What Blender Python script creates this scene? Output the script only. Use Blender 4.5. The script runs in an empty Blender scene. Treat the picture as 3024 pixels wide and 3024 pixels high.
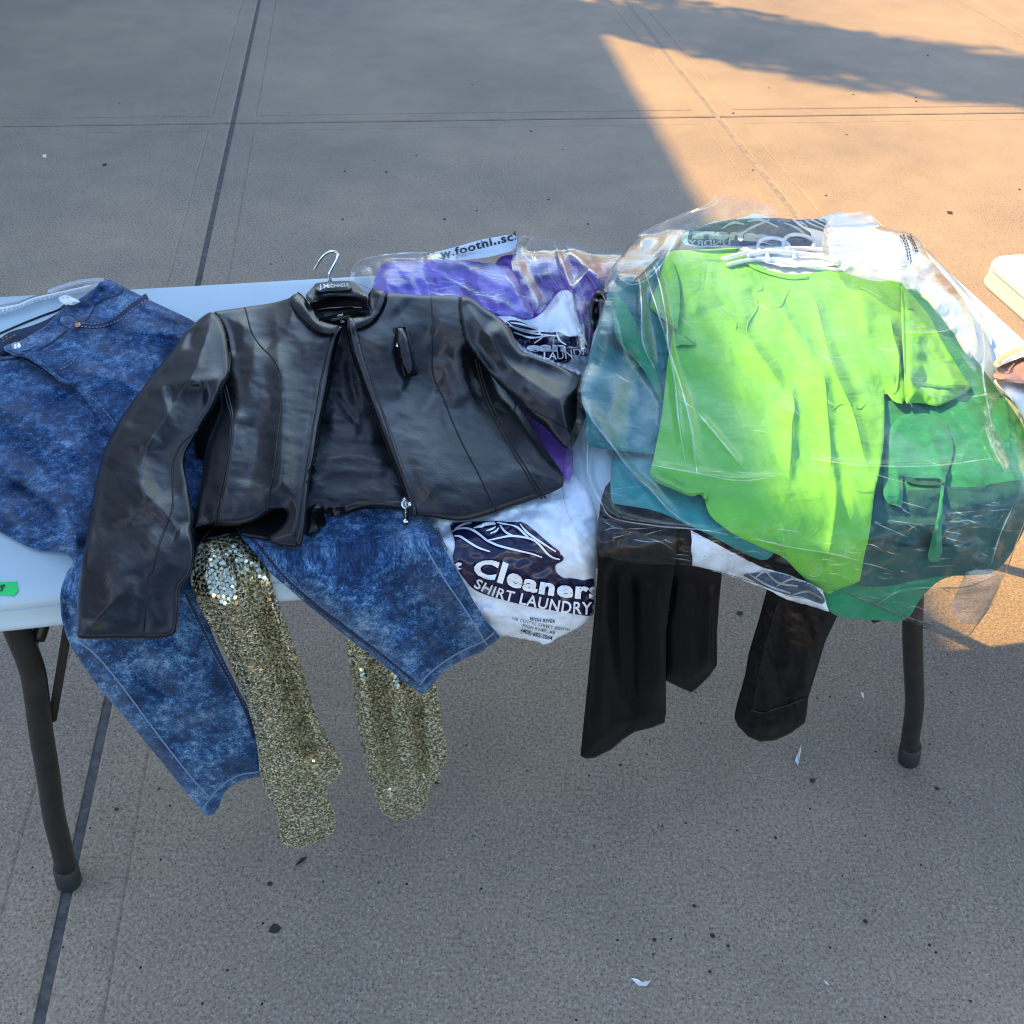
import bpy, math, random
import numpy as np
from mathutils import Matrix, Vector

rng = np.random.default_rng(7)
random.seed(7)
scene = bpy.context.scene
col = scene.collection

# ------------------------------------------------------------------ camera
CAMH = 1.6
FPX, CPX = 3028.0, 1512.0          # focal length and centre in photo pixels
_p, _r = math.radians(40.0), math.radians(2.4)
FWD = np.array([0, math.cos(_p), -math.sin(_p)])
_right = np.array([1.0, 0, 0]); _up = np.cross(_right, FWD)
CR = _right*math.cos(_r) + _up*math.sin(_r)
CU = -_right*math.sin(_r) + _up*math.cos(_r)
cam_data = bpy.data.cameras.new("camera")
cam = bpy.data.objects.new("camera", cam_data); col.objects.link(cam)
cam_data.sensor_width = 36.0; cam_data.lens = FPX/3024*36
cam_data.clip_start = 0.05; cam_data.clip_end = 600
M = Matrix(((CR[0], CU[0], -FWD[0], 0), (CR[1], CU[1], -FWD[1], 0), (CR[2], CU[2], -FWD[2], CAMH), (0, 0, 0, 1)))
cam.matrix_world = M
scene.camera = cam

# ------------------------------------------------------------------ light
SUN_AZ, SUN_EL = math.radians(-25.0), math.radians(44.0)     # heading the sunlight travels to, height of the sun
sun_dir = Vector((math.cos(SUN_EL)*math.cos(SUN_AZ), math.cos(SUN_EL)*math.sin(SUN_AZ), -math.sin(SUN_EL)))
sd_ = bpy.data.lights.new("sun", 'SUN'); sd_.energy = 2.9; sd_.angle = math.radians(0.55); sd_.color = (1.0, 0.61, 0.18)
so = bpy.data.objects.new("sun", sd_); col.objects.link(so)
so.rotation_euler = sun_dir.to_track_quat('-Z', 'Y').to_euler(); so.location = (-8, 6, 12)
world = bpy.data.worlds.new("World"); scene.world = world; world.use_nodes = True
wn = world.node_tree.nodes; wl = world.node_tree.links
bg = wn["Background"]
sky = wn.new("ShaderNodeTexSky"); sky.sky_type = 'NISHITA'; sky.sun_disc = False
sky.sun_elevation = SUN_EL; sky.sun_rotation = math.radians(-65.0)
sky.air_density = 1.0; sky.dust_density = 0.6; sky.ozone_density = 1.6
wl.new(sky.outputs[0], bg.inputs[0]); bg.inputs[1].default_value = 0.118
scene.view_settings.view_transform = 'Standard'; scene.view_settings.look = 'None'
scene.view_settings.gamma = 1.0; scene.view_settings.use_curve_mapping = False
scene.view_settings.exposure = 1.97
scene.render.engine = 'CYCLES'
scene.cycles.use_denoising = True
scene.cycles.filter_width = 1.1
scene.cycles.transparent_max_bounces = 24
scene.cycles.max_bounces = 8

# ------------------------------------------------------------------ materials
def new_mat(name):
    m = bpy.data.materials.new(name); m.use_nodes = True
    return m, m.node_tree.nodes, m.node_tree.links, m.node_tree.nodes["Principled BSDF"]

def plain(name, colr, rough=0.6, metal=0.0, spec=0.5, var=0.0, vscale=40, bump=0.0, bscale=200, sheen=0.0, trans=None):
    m, n, l, b = new_mat(name)
    b.inputs['Base Color'].default_value = (*colr, 1); b.inputs['Roughness'].default_value = rough
    b.inputs['Metallic'].default_value = metal; b.inputs['Specular IOR Level'].default_value = spec
    if sheen: b.inputs['Sheen Weight'].default_value = sheen
    tc = n.new('ShaderNodeTexCoord')
    if var:
        t = n.new('ShaderNodeTexNoise'); t.inputs['Scale'].default_value = vscale; t.inputs['Detail'].default_value = 6
        l.new(tc.outputs['Object'], t.inputs['Vector'])
        r = n.new('ShaderNodeValToRGB')
        r.color_ramp.elements[0].position = 0.3; r.color_ramp.elements[1].position = 0.7
        r.color_ramp.elements[0].color = (*[max(0, c*(1-var)) for c in colr], 1)
        r.color_ramp.elements[1].color = (*[min(1, c*(1+var)) for c in colr], 1)
        l.new(t.outputs['Fac'], r.inputs['Fac']); l.new(r.outputs['Color'], b.inputs['Base Color'])
    if bump:
        t2 = n.new('ShaderNodeTexNoise'); t2.inputs['Scale'].default_value = bscale; t2.inputs['Detail'].default_value = 4
        l.new(tc.outputs['Object'], t2.inputs['Vector'])
        bp = n.new('ShaderNodeBump'); bp.inputs['Strength'].default_value = bump; bp.inputs['Distance'].default_value = 0.002
        l.new(t2.outputs['Fac'], bp.inputs['Height']); l.new(bp.outputs['Normal'], b.inputs['Normal'])
    return m

def concrete(name, base):
    m, n, l, b = new_mat(name)
    geo = n.new('ShaderNodeNewGeometry')
    def noise(s, d=4):
        t = n.new('ShaderNodeTexNoise'); t.inputs['Scale'].default_value = s; t.inputs['Detail'].default_value = d
        l.new(geo.outputs['Position'], t.inputs['Vector']); return t.outputs['Fac']
    def ramp(fac, stops):
        r = n.new('ShaderNodeValToRGB'); e = r.color_ramp.elements
        e[0].position, e[0].color = stops[0]; e[1].position, e[1].color = stops[1]
        for p, c in stops[2:]:
            x = e.new(p); x.color = c
        l.new(fac, r.inputs['Fac']); return r.outputs['Color']
    def mix(a, bb, fac, mode='MIX'):
        x = n.new('ShaderNodeMix'); x.data_type = 'RGBA'; x.blend_type = mode
        if isinstance(fac, float): x.inputs['Factor'].default_value = fac
        else: l.new(fac, x.inputs['Factor'])
        for s, v in ((6, a), (7, bb)):
            if isinstance(v, tuple): x.inputs[s].default_value = v
            else: l.new(v, x.inputs[s])
        return x.outputs[2]
    c = lambda k: (base[0]*k, base[1]*k, base[2]*k, 1)
    big = ramp(noise(1.1, 4), [(0.33, (base[0]*0.80, base[1]*0.82, base[2]*0.86, 1)), (0.68, (base[0]*1.14, base[1]*1.12, base[2]*1.08, 1))])
    med = ramp(noise(7, 5), [(0.3, (0.92, 0.92, 0.93, 1)), (0.7, (1.06, 1.055, 1.04, 1))])
    x = mix(big, med, 1.0, 'MULTIPLY')
    fine = ramp(noise(170, 3), [(0.3, (0.58, 0.58, 0.58, 1)), (0.7, (1.36, 1.35, 1.33, 1))])
    x = mix(x, fine, 0.8, 'MULTIPLY')
    v = n.new('ShaderNodeTexVoronoi'); v.inputs['Scale'].default_value = 215
    l.new(geo.outputs['Position'], v.inputs['Vector'])
    sep = n.new('ShaderNodeSeparateColor'); l.new(v.outputs['Color'], sep.inputs[0])
    # each grain of aggregate: a colour cell with a small radius
    dsk = n.new('ShaderNodeMath'); dsk.operation = 'LESS_THAN'; l.new(v.outputs['Distance'], dsk.inputs[0]); dsk.inputs[1].default_value = 0.36
    hi = n.new('ShaderNodeMath'); hi.operation = 'GREATER_THAN'; l.new(sep.outputs[0], hi.inputs[0]); hi.inputs[1].default_value = 0.74
    lo = n.new('ShaderNodeMath'); lo.operation = 'LESS_THAN'; l.new(sep.outputs[0], lo.inputs[0]); lo.inputs[1].default_value = 0.24
    a = n.new('ShaderNodeMath'); a.operation = 'MULTIPLY'; l.new(dsk.outputs[0], a.inputs[0]); l.new(lo.outputs[0], a.inputs[1])
    d = n.new('ShaderNodeMath'); d.operation = 'MULTIPLY'; l.new(dsk.outputs[0], d.inputs[0]); l.new(hi.outputs[0], d.inputs[1])
    a7 = n.new('ShaderNodeMath'); a7.operation = 'MULTIPLY'; l.new(a.outputs[0], a7.inputs[0]); a7.inputs[1].default_value = 0.6
    d4 = n.new('ShaderNodeMath'); d4.operation = 'MULTIPLY'; l.new(d.outputs[0], d4.inputs[0]); d4.inputs[1].default_value = 0.4
    x = mix(x, (0.055, 0.05, 0.048, 1), a7.outputs[0])
    x = mix(x, (0.5, 0.47, 0.43, 1), d4.outputs[0])
    # tiny pits, thinly scattered
    v2 = n.new('ShaderNodeTexVoronoi'); v2.inputs['Scale'].default_value = 38
    l.new(geo.outputs['Position'], v2.inputs['Vector'])
    s2 = n.new('ShaderNodeSeparateColor'); l.new(v2.outputs['Color'], s2.inputs[0])
    k1 = n.new('ShaderNodeMath'); k1.operation = 'LESS_THAN'; l.new(v2.outputs['Distance'], k1.inputs[0]); k1.inputs[1].default_value = 0.085
    k2 = n.new('ShaderNodeMath'); k2.operation = 'GREATER_THAN'; l.new(s2.outputs[1], k2.inputs[0]); k2.inputs[1].default_value = 0.72
    k3 = n.new('ShaderNodeMath'); k3.operation = 'MULTIPLY'; l.new(k1.outputs[0], k3.inputs[0]); l.new(k2.outputs[0], k3.inputs[1])
    x = mix(x, (0.02, 0.018, 0.017, 1), k3.outputs[0])
    l.new(x, b.inputs['Base Color'])
    b.inputs['Roughness'].default_value = 0.82; b.inputs['Specular IOR Level'].default_value = 0.3
    bp = n.new('ShaderNodeBump'); bp.inputs['Strength'].default_value = 0.35; bp.inputs['Distance'].default_value = 0.002
    l.new(noise(260, 4), bp.inputs['Height']); l.new(bp.outputs['Normal'], b.inputs['Normal'])
    return m

def fabric(name, c0, c1, scale=60, weave=900, rough=0.85, sheen=0.2, bump=0.25, wr=0.0):
    """cloth: two near tones in soft noise, fine thread relief, optional small wrinkles"""
    m, n, l, b = new_mat(name)
    tc = n.new('ShaderNodeTexCoord')
    t = n.new('ShaderNodeTexNoise'); t.inputs['Scale'].default_value = scale; t.inputs['Detail'].default_value = 8
    l.new(tc.outputs['UV'], t.inputs['Vector'])
    r = n.new('ShaderNodeValToRGB'); r.color_ramp.elements[0].position = 0.32; r.color_ramp.elements[1].position = 0.68
    r.color_ramp.elements[0].color = (*c0, 1); r.color_ramp.elements[1].color = (*c1, 1)
    l.new(t.outputs['Fac'], r.inputs['Fac']); l.new(r.outputs['Color'], b.inputs['Base Color'])
    b.inputs['Roughness'].default_value = rough; b.inputs['Sheen Weight'].default_value = sheen
    b.inputs['Specular IOR Level'].default_value = 0.25
    t2 = n.new('ShaderNodeTexNoise'); t2.inputs['Scale'].default_value = weave; t2.inputs['Detail'].default_value = 3
    l.new(tc.outputs['UV'], t2.inputs['Vector'])
    bp = n.new('ShaderNodeBump'); bp.inputs['Strength'].default_value = bump; bp.inputs['Distance'].default_value = 0.0015
    l.new(t2.outputs['Fac'], bp.inputs['Height'])
    if wr:
        t3 = n.new('ShaderNodeTexNoise'); t3.inputs['Scale'].default_value = 22; t3.inputs['Detail'].default_value = 5; t3.inputs['Distortion'].default_value = 1.2
        l.new(tc.outputs['UV'], t3.inputs['Vector'])
        b2 = n.new('ShaderNodeBump'); b2.inputs['Strength'].default_value = wr; b2.inputs['Distance'].default_value = 0.02
        l.new(t3.outputs['Fac'], b2.inputs['Height']); l.new(bp.outputs['Normal'], b2.inputs['Normal'])
        l.new(b2.outputs['Normal'], b.inputs['Normal'])
    else:
        l.new(bp.outputs['Normal'], b.inputs['Normal'])
    return m

def denim(name, rot, bright=1.0):
    m, n, l, b = new_mat(name)
    tc = n.new('ShaderNodeTexCoord')
    mp = n.new('ShaderNodeMapping'); mp.inputs['Rotation'].default_value[2] = rot
    l.new(tc.outputs['UV'], mp.inputs['Vector'])
    def noise(s, d, sx=1, sy=1, dist=0.0):
        q = n.new('ShaderNodeMapping'); q.inputs['Scale'].default_value = (sx, sy, 1); l.new(mp.outputs[0], q.inputs['Vector'])
        t = n.new('ShaderNodeTexNoise'); t.inputs['Scale'].default_value = s; t.inputs['Detail'].default_value = d; t.inputs['Distortion'].default_value = dist
        t.inputs['Roughness'].default_value = 0.68
        l.new(q.outputs[0], t.inputs['Vector']); return t.outputs['Fac']
    def math_(op, a, bb):
        x = n.new('ShaderNodeMath'); x.operation = op
        for i, v in enumerate((a, bb)):
            if isinstance(v, (int, float)): x.inputs[i].default_value = v
            else: l.new(v, x.inputs[i])
        return x.outputs[0]
    big = noise(17, 5, 1, 0.8, 0.0); mid = noise(95, 6, 1.0, 0.9, 0.0); streak = noise(420, 3, 1, 0.7)
    s = math_('SUBTRACT', math_('ADD', math_('MULTIPLY', big, 0.95), math_('ADD', math_('MULTIPLY', mid, 0.85), math_('MULTIPLY', streak, 0.75))), 0.66)
    r = n.new('ShaderNodeValToRGB'); e = r.color_ramp.elements
    k = bright
    e[0].position = 0.44; e[0].color = (0.005*k, 0.018*k, 0.050*k, 1)
    e[1].position = 0.89; e[1].color = (0.20*k, 0.30*k, 0.41*k, 1)
    x = e.new(0.58); x.color = (0.008*k, 0.040*k, 0.115*k, 1)
    x = e.new(0.70); x.color = (0.036*k, 0.110*k, 0.225*k, 1)
    l.new(s, r.inputs['Fac']); l.new(r.outputs['Color'], b.inputs['Base Color'])
    b.inputs['Roughness'].default_value = 0.9; b.inputs['Specular IOR Level'].default_value = 0.2
    b.inputs['Sheen Weight'].default_value = 0.15
    bp = n.new('ShaderNodeBump'); bp.inputs['Strength'].default_value = 0.35; bp.inputs['Distance'].default_value = 0.002
    l.new(math_('ADD', streak, math_('MULTIPLY', mid, 1.5)), bp.inputs['Height']); l.new(bp.outputs['Normal'], b.inputs['Normal'])
    return m

def leather(name, colr, rough, bump=0.16, scale=420, spec=0.30):
    m, n, l, b = new_mat(name)
    tc = n.new('ShaderNodeTexCoord')
    b.inputs['Base Color'].default_value = (*colr, 1); b.inputs['Specular IOR Level'].default_value = spec
    t = n.new('ShaderNodeTexNoise'); t.inputs['Scale'].default_value = 9; t.inputs['Detail'].default_value = 5
    l.new(tc.outputs['UV'], t.inputs['Vector'])
    mr = n.new('ShaderNodeMapRange'); mr.inputs['From Min'].default_value = 0.3; mr.inputs['From Max'].default_value = 0.7
    mr.inputs['To Min'].default_value = rough-0.04; mr.inputs['To Max'].default_value = rough+0.05
    l.new(t.outputs['Fac'], mr.inputs['Value']); l.new(mr.outputs[0], b.inputs['Roughness'])
    v = n.new('ShaderNodeTexVoronoi'); v.inputs['Scale'].default_value = scale; l.new(tc.outputs['UV'], v.inputs['Vector'])
    bp = n.new('ShaderNodeBump'); bp.inputs['Strength'].default_value = bump; bp.inputs['Distance'].default_value = 0.001
    l.new(v.outputs['Distance'], bp.inputs['Height'])
    t3 = n.new('ShaderNodeTexNoise'); t3.inputs['Scale'].default_value = 9; t3.inputs['Detail'].default_value = 3; t3.inputs['Distortion'].default_value = 0.3
    mp = n.new('ShaderNodeMapping'); mp.inputs['Scale'].default_value = (0.8, 1.4, 1); l.new(tc.outputs['UV'], mp.inputs['Vector']); l.new(mp.outputs[0], t3.inputs['Vector'])
    b2 = n.new('ShaderNodeBump'); b2.inputs['Strength'].default_value = 0.05; b2.inputs['Distance'].default_value = 0.012
    l.new(t3.outputs['Fac'], b2.inputs['Height']); l.new(bp.outputs['Normal'], b2.inputs['Normal']); l.new(b2.outputs['Normal'], b.inputs['Normal'])
    return m

def film(name, milk=0.05, refl=1.6, transl=0.4, tint=(0.97, 0.98, 0.99), rough=0.10, wr=0.6, wscale=20, milkcol=(0.85, 0.88, 0.92), frot=0.35):
    """thin clear polythene: mostly see-through, grazing reflections, a little milky scatter, fine crinkles"""
    m = bpy.data.materials.new(name); m.use_nodes = True
    n = m.node_tree.nodes; l = m.node_tree.links; n.clear()
    out = n.new('ShaderNodeOutputMaterial')
    tr = n.new('ShaderNodeBsdfTransparent'); tr.inputs[0].default_value = (*tint, 1)
    gl = n.new('ShaderNodeBsdfGlossy'); gl.inputs['Roughness'].default_value = rough
    df = n.new('ShaderNodeBsdfDiffuse'); df.inputs[0].default_value = (*milkcol, 1)
    tl = n.new('ShaderNodeBsdfTranslucent'); tl.inputs[0].default_value = (*milkcol, 1)
    tc = n.new('ShaderNodeTexCoord')
    mp = n.new('ShaderNodeMapping'); mp.inputs['Scale'].default_value = (0.35, 2.0, 1); mp.inputs['Rotation'].default_value[2] = frot
    l.new(tc.outputs['UV'], mp.inputs['Vector'])
    t = n.new('ShaderNodeTexNoise'); t.inputs['Scale'].default_value = wscale; t.inputs['Detail'].default_value = 7; t.inputs['Distortion'].default_value = 1.6
    t.inputs['Roughness'].default_value = 0.62
    l.new(mp.outputs[0], t.inputs['Vector'])
    # ridge the noise so that it reads as sharp creases
    a = n.new('ShaderNodeMath'); a.operation = 'SUBTRACT'; l.new(t.outputs['Fac'], a.inputs[0]); a.inputs[1].default_value = 0.5
    ab = n.new('ShaderNodeMath'); ab.operation = 'ABSOLUTE'; l.new(a.outputs[0], ab.inputs[0])
    bp = n.new('ShaderNodeBump'); bp.inputs['Strength'].default_value = wr; bp.inputs['Distance'].default_value = 0.016
    l.new(ab.outputs[0], bp.inputs['Height'])
    for s in (gl, df, tl): l.new(bp.outputs['Normal'], s.inputs['Normal'])
    # Schlick reflectance, the same from both sides of the film
    lw = n.new('ShaderNodeLayerWeight'); lw.inputs['Blend'].default_value = 0.5; l.new(bp.outputs['Normal'], lw.inputs['Normal'])
    pw = n.new('ShaderNodeMath'); pw.operation = 'POWER'; l.new(lw.outputs['Facing'], pw.inputs[0]); pw.inputs[1].default_value = 4.0
    sc_ = n.new('ShaderNodeMath'); sc_.operation = 'MULTIPLY_ADD'; l.new(pw.outputs[0], sc_.inputs[0]); sc_.inputs[1].default_value = 0.8; sc_.inputs[2].default_value = 0.04
    mr = n.new('ShaderNodeMath'); mr.operation = 'MULTIPLY'; mr.use_clamp = True; mr.inputs[1].default_value = refl; l.new(sc_.outputs[0], mr.inputs[0])
    ms = n.new('ShaderNodeMixShader'); ms.inputs[0].default_value = transl; l.new(df.outputs[0], ms.inputs[1]); l.new(tl.outputs[0], ms.inputs[2])
    m1 = n.new('ShaderNodeMixShader'); m1.inputs[0].default_value = milk; l.new(tr.outputs[0], m1.inputs[1]); l.new(ms.outputs[0], m1.inputs[2])
    m2 = n.new('ShaderNodeMixShader'); l.new(mr.outputs[0], m2.inputs[0]); l.new(m1.outputs[0], m2.inputs[1]); l.new(gl.outputs[0], m2.inputs[2])
    l.new(m2.outputs[0], out.inputs[0])
    return m

MAT = dict(
    concrete=concrete("speckled_concrete", (0.312, 0.244, 0.170)),
    ground=concrete("plain_concrete", (0.285, 0.238, 0.175)),
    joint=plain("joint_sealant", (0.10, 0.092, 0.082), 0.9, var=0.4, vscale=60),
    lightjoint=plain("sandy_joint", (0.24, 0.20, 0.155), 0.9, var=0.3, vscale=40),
    plastic=plain("white_table_plastic", (0.42, 0.53, 0.555), 0.42, var=0.04, vscale=9, bump=0.12, bscale=420),
    steel=plain("bronze_grey_steel", (0.026, 0.023, 0.020), 0.38, metal=0.35, var=0.25, vscale=30),
    rubber=plain("black_rubber", (0.015, 0.015, 0.015), 0.6),
    denim=denim("acid_wash_denim", 0.5), denim2=denim("acid_wash_denim_leg", -0.5), denim3=denim("acid_wash_denim_far_leg", -0.75),
    denim_dark=plain("dark_denim", (0.008, 0.018, 0.05), 0.9, var=0.5, vscale=120),
    thread=plain("pale_blue_thread", (0.13, 0.20, 0.31), 0.8),
    copper=plain("copper_rivet", (0.55, 0.24, 0.12), 0.35, metal=0.9),
    leather=leather("black_leather", (0.005, 0.0055, 0.0065), 0.30),
    piping=leather("black_leather_seam", (0.004, 0.004, 0.005), 0.5),
    lining=fabric("black_satin_lining", (0.010, 0.012, 0.016), (0.016, 0.019, 0.025), rough=0.45, sheen=0.0, wr=0.2),
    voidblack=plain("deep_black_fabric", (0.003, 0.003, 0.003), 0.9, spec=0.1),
    tan=plain("tan_piping", (0.22, 0.16, 0.11), 0.6),
    chrome=plain("polished_steel", (0.75, 0.76, 0.76), 0.18, metal=1.0),
    hanger=plain("black_hanger_plastic", (0.02, 0.022, 0.024), 0.33, var=0.2, bump=0.08, bscale=900),
    badge=plain("dark_green_badge", (0.012, 0.022, 0.022), 0.3),
    silver=plain("silver_print", (0.75, 0.77, 0.78), 0.4),
    white=plain("white_print", (0.78, 0.80, 0.83), 0.45),
    
    satin=leather("black_satin_leather", (0.0035, 0.0033, 0.0032), 0.30, bump=0.02, spec=0.18),
    lime=fabric("lime_cotton", (0.125, 0.43, 0.048), (0.15, 0.49, 0.058), scale=30, sheen=0.05, wr=0.25),
    lime_shade=fabric("lime_cotton_shaded", (0.04, 0.26, 0.02), (0.05, 0.30, 0.025), sheen=0.05),  # shaded copy of the lime cotton, for the opening and seam lines
    teal=fabric("teal_cotton", (0.02, 0.19, 0.185), (0.03, 0.24, 0.23), sheen=0.1, wr=0.3),
    blueteal=fabric("blue_teal_cotton", (0.012, 0.145, 0.140), (0.02, 0.185, 0.175), sheen=0.05, wr=0.3),
    green=fabric("green_cotton", (0.012, 0.19, 0.085), (0.018, 0.24, 0.11), sheen=0.1, wr=0.25),
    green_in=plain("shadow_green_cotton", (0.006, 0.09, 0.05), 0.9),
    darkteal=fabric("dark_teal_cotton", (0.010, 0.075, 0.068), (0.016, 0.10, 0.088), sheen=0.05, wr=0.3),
    purple=fabric("purple_cotton", (0.085, 0.025, 0.24), (0.13, 0.04, 0.33), wr=0.35),
    violet=fabric("violet_cotton", (0.12, 0.065, 0.48), (0.17, 0.10, 0.60), wr=0.3),
    film=film("clear_polythene", milk=0.006, refl=0.75, wr=0.15, rough=0.06),
    film2=film("clear_polythene_doubled", milk=0.012, refl=1.5, wr=0.16),
    milky=film("milky_polythene", milk=0.07, refl=1.2, wr=0.2, rough=0.14),
    whitefilm=film("white_polythene", milk=0.96, refl=1.2, wr=0.16, wscale=12, rough=0.2, milkcol=(0.78, 0.85, 0.90), transl=0.10),
    whitish=film("glare_white_polythene", milk=0.42, refl=2.6, wr=0.2, transl=0.3),  # milky white stands in for sun glints on crumpled clear film
    cloudy=film("cloudy_polythene", milk=0.24, refl=1.5, wr=0.3),
    film_glint=film("polythene_highlight", milk=0.26, refl=2.2, wr=0.1),  # whiter doubled film at folds, with highlight lines put into its colour
    filmhem=film("polythene_hem", milk=0.16, refl=1.5, wr=0.1),
    clearplastic=film("clear_hanger_plastic", milk=0.24, refl=3.0, wr=0.2, wscale=80, rough=0.08),
    navy=plain("navy_print", (0.014, 0.014, 0.045), 0.14, spec=0.5, bump=0.10, bscale=40),
    navyfade=film("navy_print_showing_through", milk=0.8, refl=1.5, transl=0.2, milkcol=(0.035, 0.10, 0.19), wr=0.6),
    fadewhite=film("white_print_showing_through", milk=0.7, refl=1.5, transl=0.2, milkcol=(0.7, 0.72, 0.72), wr=0.5),
    ink=plain("dark_ink", (0.02, 0.02, 0.03), 0.6),
    goldink=plain("dull_gold_thread", (0.10, 0.09, 0.05), 0.6),
    tape=plain("green_tape", (0.0, 0.62, 0.12), 0.45, spec=0.4),
    whitehang=plain("white_hanger_plastic", (0.82, 0.83, 0.83), 0.35),
    cloth_white=fabric("white_cotton", (0.78, 0.78, 0.77), (0.84, 0.84, 0.83)),
    tanshoe=plain("tan_leather", (0.52, 0.30, 0.20), 0.5, var=0.12, vscale=30),
    shoein=plain("brown_insole", (0.32, 0.17, 0.12), 0.55),
    whitetrim=plain("white_trim", (0.85, 0.84, 0.84), 0.4),
    stone=plain("dark_gravel", (0.035, 0.033, 0.032), 0.9, var=0.4, vscale=300),
    paper=plain("white_paper", (0.75, 0.75, 0.74), 0.8),
    leaf=plain("dry_brown_leaf", (0.035, 0.025, 0.018), 0.8),
    brick=plain("blue_grey_render", (0.38, 0.43, 0.50), 0.85, var=0.25, vscale=4),
    sand=plain("sand_render", (0.44, 0.39, 0.33), 0.9, var=0.08, vscale=3),
    trimm=plain("pale_stone_trim", (0.45, 0.42, 0.38), 0.8, var=0.1),
    glass=plain("dark_window_glass", (0.03, 0.04, 0.05), 0.06, spec=0.9),
    bark=plain("grey_bark", (0.12, 0.10, 0.08), 0.9, var=0.4, vscale=18, bump=0.6, bscale=60),
    foliage=plain("tree_leaf", (0.06, 0.11, 0.03), 0.6, var=0.4, vscale=5),
)
def sequin_mat():
    m, n, l, b = new_mat("gold_sequin")
    oi = n.new('ShaderNodeTexCoord')
    v = n.new('ShaderNodeTexNoise'); v.inputs['Scale'].default_value = 230; v.inputs['Detail'].default_value = 1
    l.new(oi.outputs['Object'], v.inputs['Vector'])
    r = n.new('ShaderNodeValToRGB'); e = r.color_ramp.elements
    e[0].position = 0.30; e[0].color = (0.66, 0.56, 0.30, 1); e[1].position = 0.72; e[1].color = (0.88, 0.76, 0.42, 1)
    x = e.new(0.48); x.color = (0.62, 0.60, 0.42, 1); x = e.new(0.6); x.color = (0.58, 0.66, 0.56, 1)
    l.new(v.outputs['Fac'], r.inputs['Fac']); l.new(r.outputs['Color'], b.inputs['Base Color'])
    b.inputs['Metallic'].default_value = 1.0; b.inputs['Roughness'].default_value = 0.16
    return m
MAT['sequin'] = sequin_mat()
def glitter_mat():
    """gold lurex knit between the sequins: tiny flakes, each with its own tilt and a sparkle painted into its tone"""
    m, n, l, b = new_mat("gold_lurex")
    tc = n.new('ShaderNodeTexCoord')
    v = n.new('ShaderNodeTexVoronoi'); v.inputs['Scale'].default_value = 560
    l.new(tc.outputs['UV'], v.inputs['Vector'])
    sp = n.new('ShaderNodeSeparateColor'); l.new(v.outputs['Color'], sp.inputs[0])
    r = n.new('ShaderNodeValToRGB'); e = r.color_ramp.elements; r.color_ramp.interpolation = 'CONSTANT'  # sparkle painted in as random flake tones, black to near-white
    e[0].position = 0.0; e[0].color = (0.03, 0.027, 0.016, 1); e[1].position = 0.28; e[1].color = (0.30, 0.25, 0.11, 1)
    x = e.new(0.62); x.color = (0.62, 0.55, 0.31, 1); x = e.new(0.80); x.color = (0.90, 0.86, 0.66, 1); x = e.new(0.95); x.color = (0.55, 0.75, 0.66, 1)
    l.new(sp.outputs[0], r.inputs['Fac']); l.new(r.outputs['Color'], b.inputs['Base Color'])
    b.inputs['Metallic'].default_value = 0.4; b.inputs['Roughness'].default_value = 0.36
    bp = n.new('ShaderNodeBump'); bp.inputs['Strength'].default_value = 0.9; bp.inputs['Distance'].default_value = 0.0012
    l.new(sp.outputs[1], bp.inputs['Height']); l.new(bp.outputs['Normal'], b.inputs['Normal'])
    return m
MAT['sequinbase'] = glitter_mat()

# ------------------------------------------------------------------ object helpers
def tag(o, label=None, cat=None, group=None, kind=None):
    if label: o['label'] = label
    if cat: o['category'] = cat
    if group: o['group'] = group
    if kind: o['kind'] = kind
    return o
def empty(name, loc, label, cat, group=None):
    o = bpy.data.objects.new(name, None); col.objects.link(o); o.location = loc
    o.empty_display_size = 0.05
    return tag(o, label, cat, group)
def abs_loc(o):
    p = Vector((0, 0, 0))
    while o is not None:
        p += o.location; o = o.parent
    return p
def mesh_obj(name, verts, faces, mat, parent=None, smooth=True, uv=None, sharp=None, loc=None):
    """link one mesh given in world coordinates"""
    v = np.asarray(verts, dtype=float).reshape(-1, 3)
    if loc is None:
        off = np.array(abs_loc(parent)) if parent is not None else np.array([v[:, 0].mean(), v[:, 1].mean(), v[:, 2].min()])
    else: off = np.array(loc)
    me = bpy.data.meshes.new(name)
    me.from_pydata((v-off).tolist(), [], [list(map(int, f)) for f in faces])
    me.materials.append(MAT[mat])
    if smooth:
        me.polygons.foreach_set('use_smooth', np.ones(len(me.polygons), dtype=bool))
        if sharp: me.set_sharp_from_angle(angle=math.radians(sharp))
    if uv is not None:
        ul = me.uv_layers.new(name="UVMap")
        li = np.empty(len(me.loops), dtype=np.int32); me.loops.foreach_get('vertex_index', li)
        ul.data.foreach_set('uv', np.asarray(uv)[li].astype(np.float32).ravel())
    me.update()
    o = bpy.data.objects.new(name, me); col.objects.link(o)
    if parent is not None: o.parent = parent
    else: o.location = off
    return o
def join_geo(parts):
    V, F, n = [], [], 0
    for v, f in parts:
        V.append(np.asarray(v, dtype=float).reshape(-1, 3)); F += [[i+n for i in q] for q in f]; n += len(V[-1])
    return np.vstack(V), F
def box_geo(x0, x1, y0, y1, z0, z1):
    v = [(x, y, z) for z in (z0, z1) for y in (y0, y1) for x in (x0, x1)]
    f = [(0, 2, 3, 1), (4, 5, 7, 6), (0, 1, 5, 4), (2, 6, 7, 3), (0, 4, 6, 2), (1, 3, 7, 5)]
    return np.array(v, float), f
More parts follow.
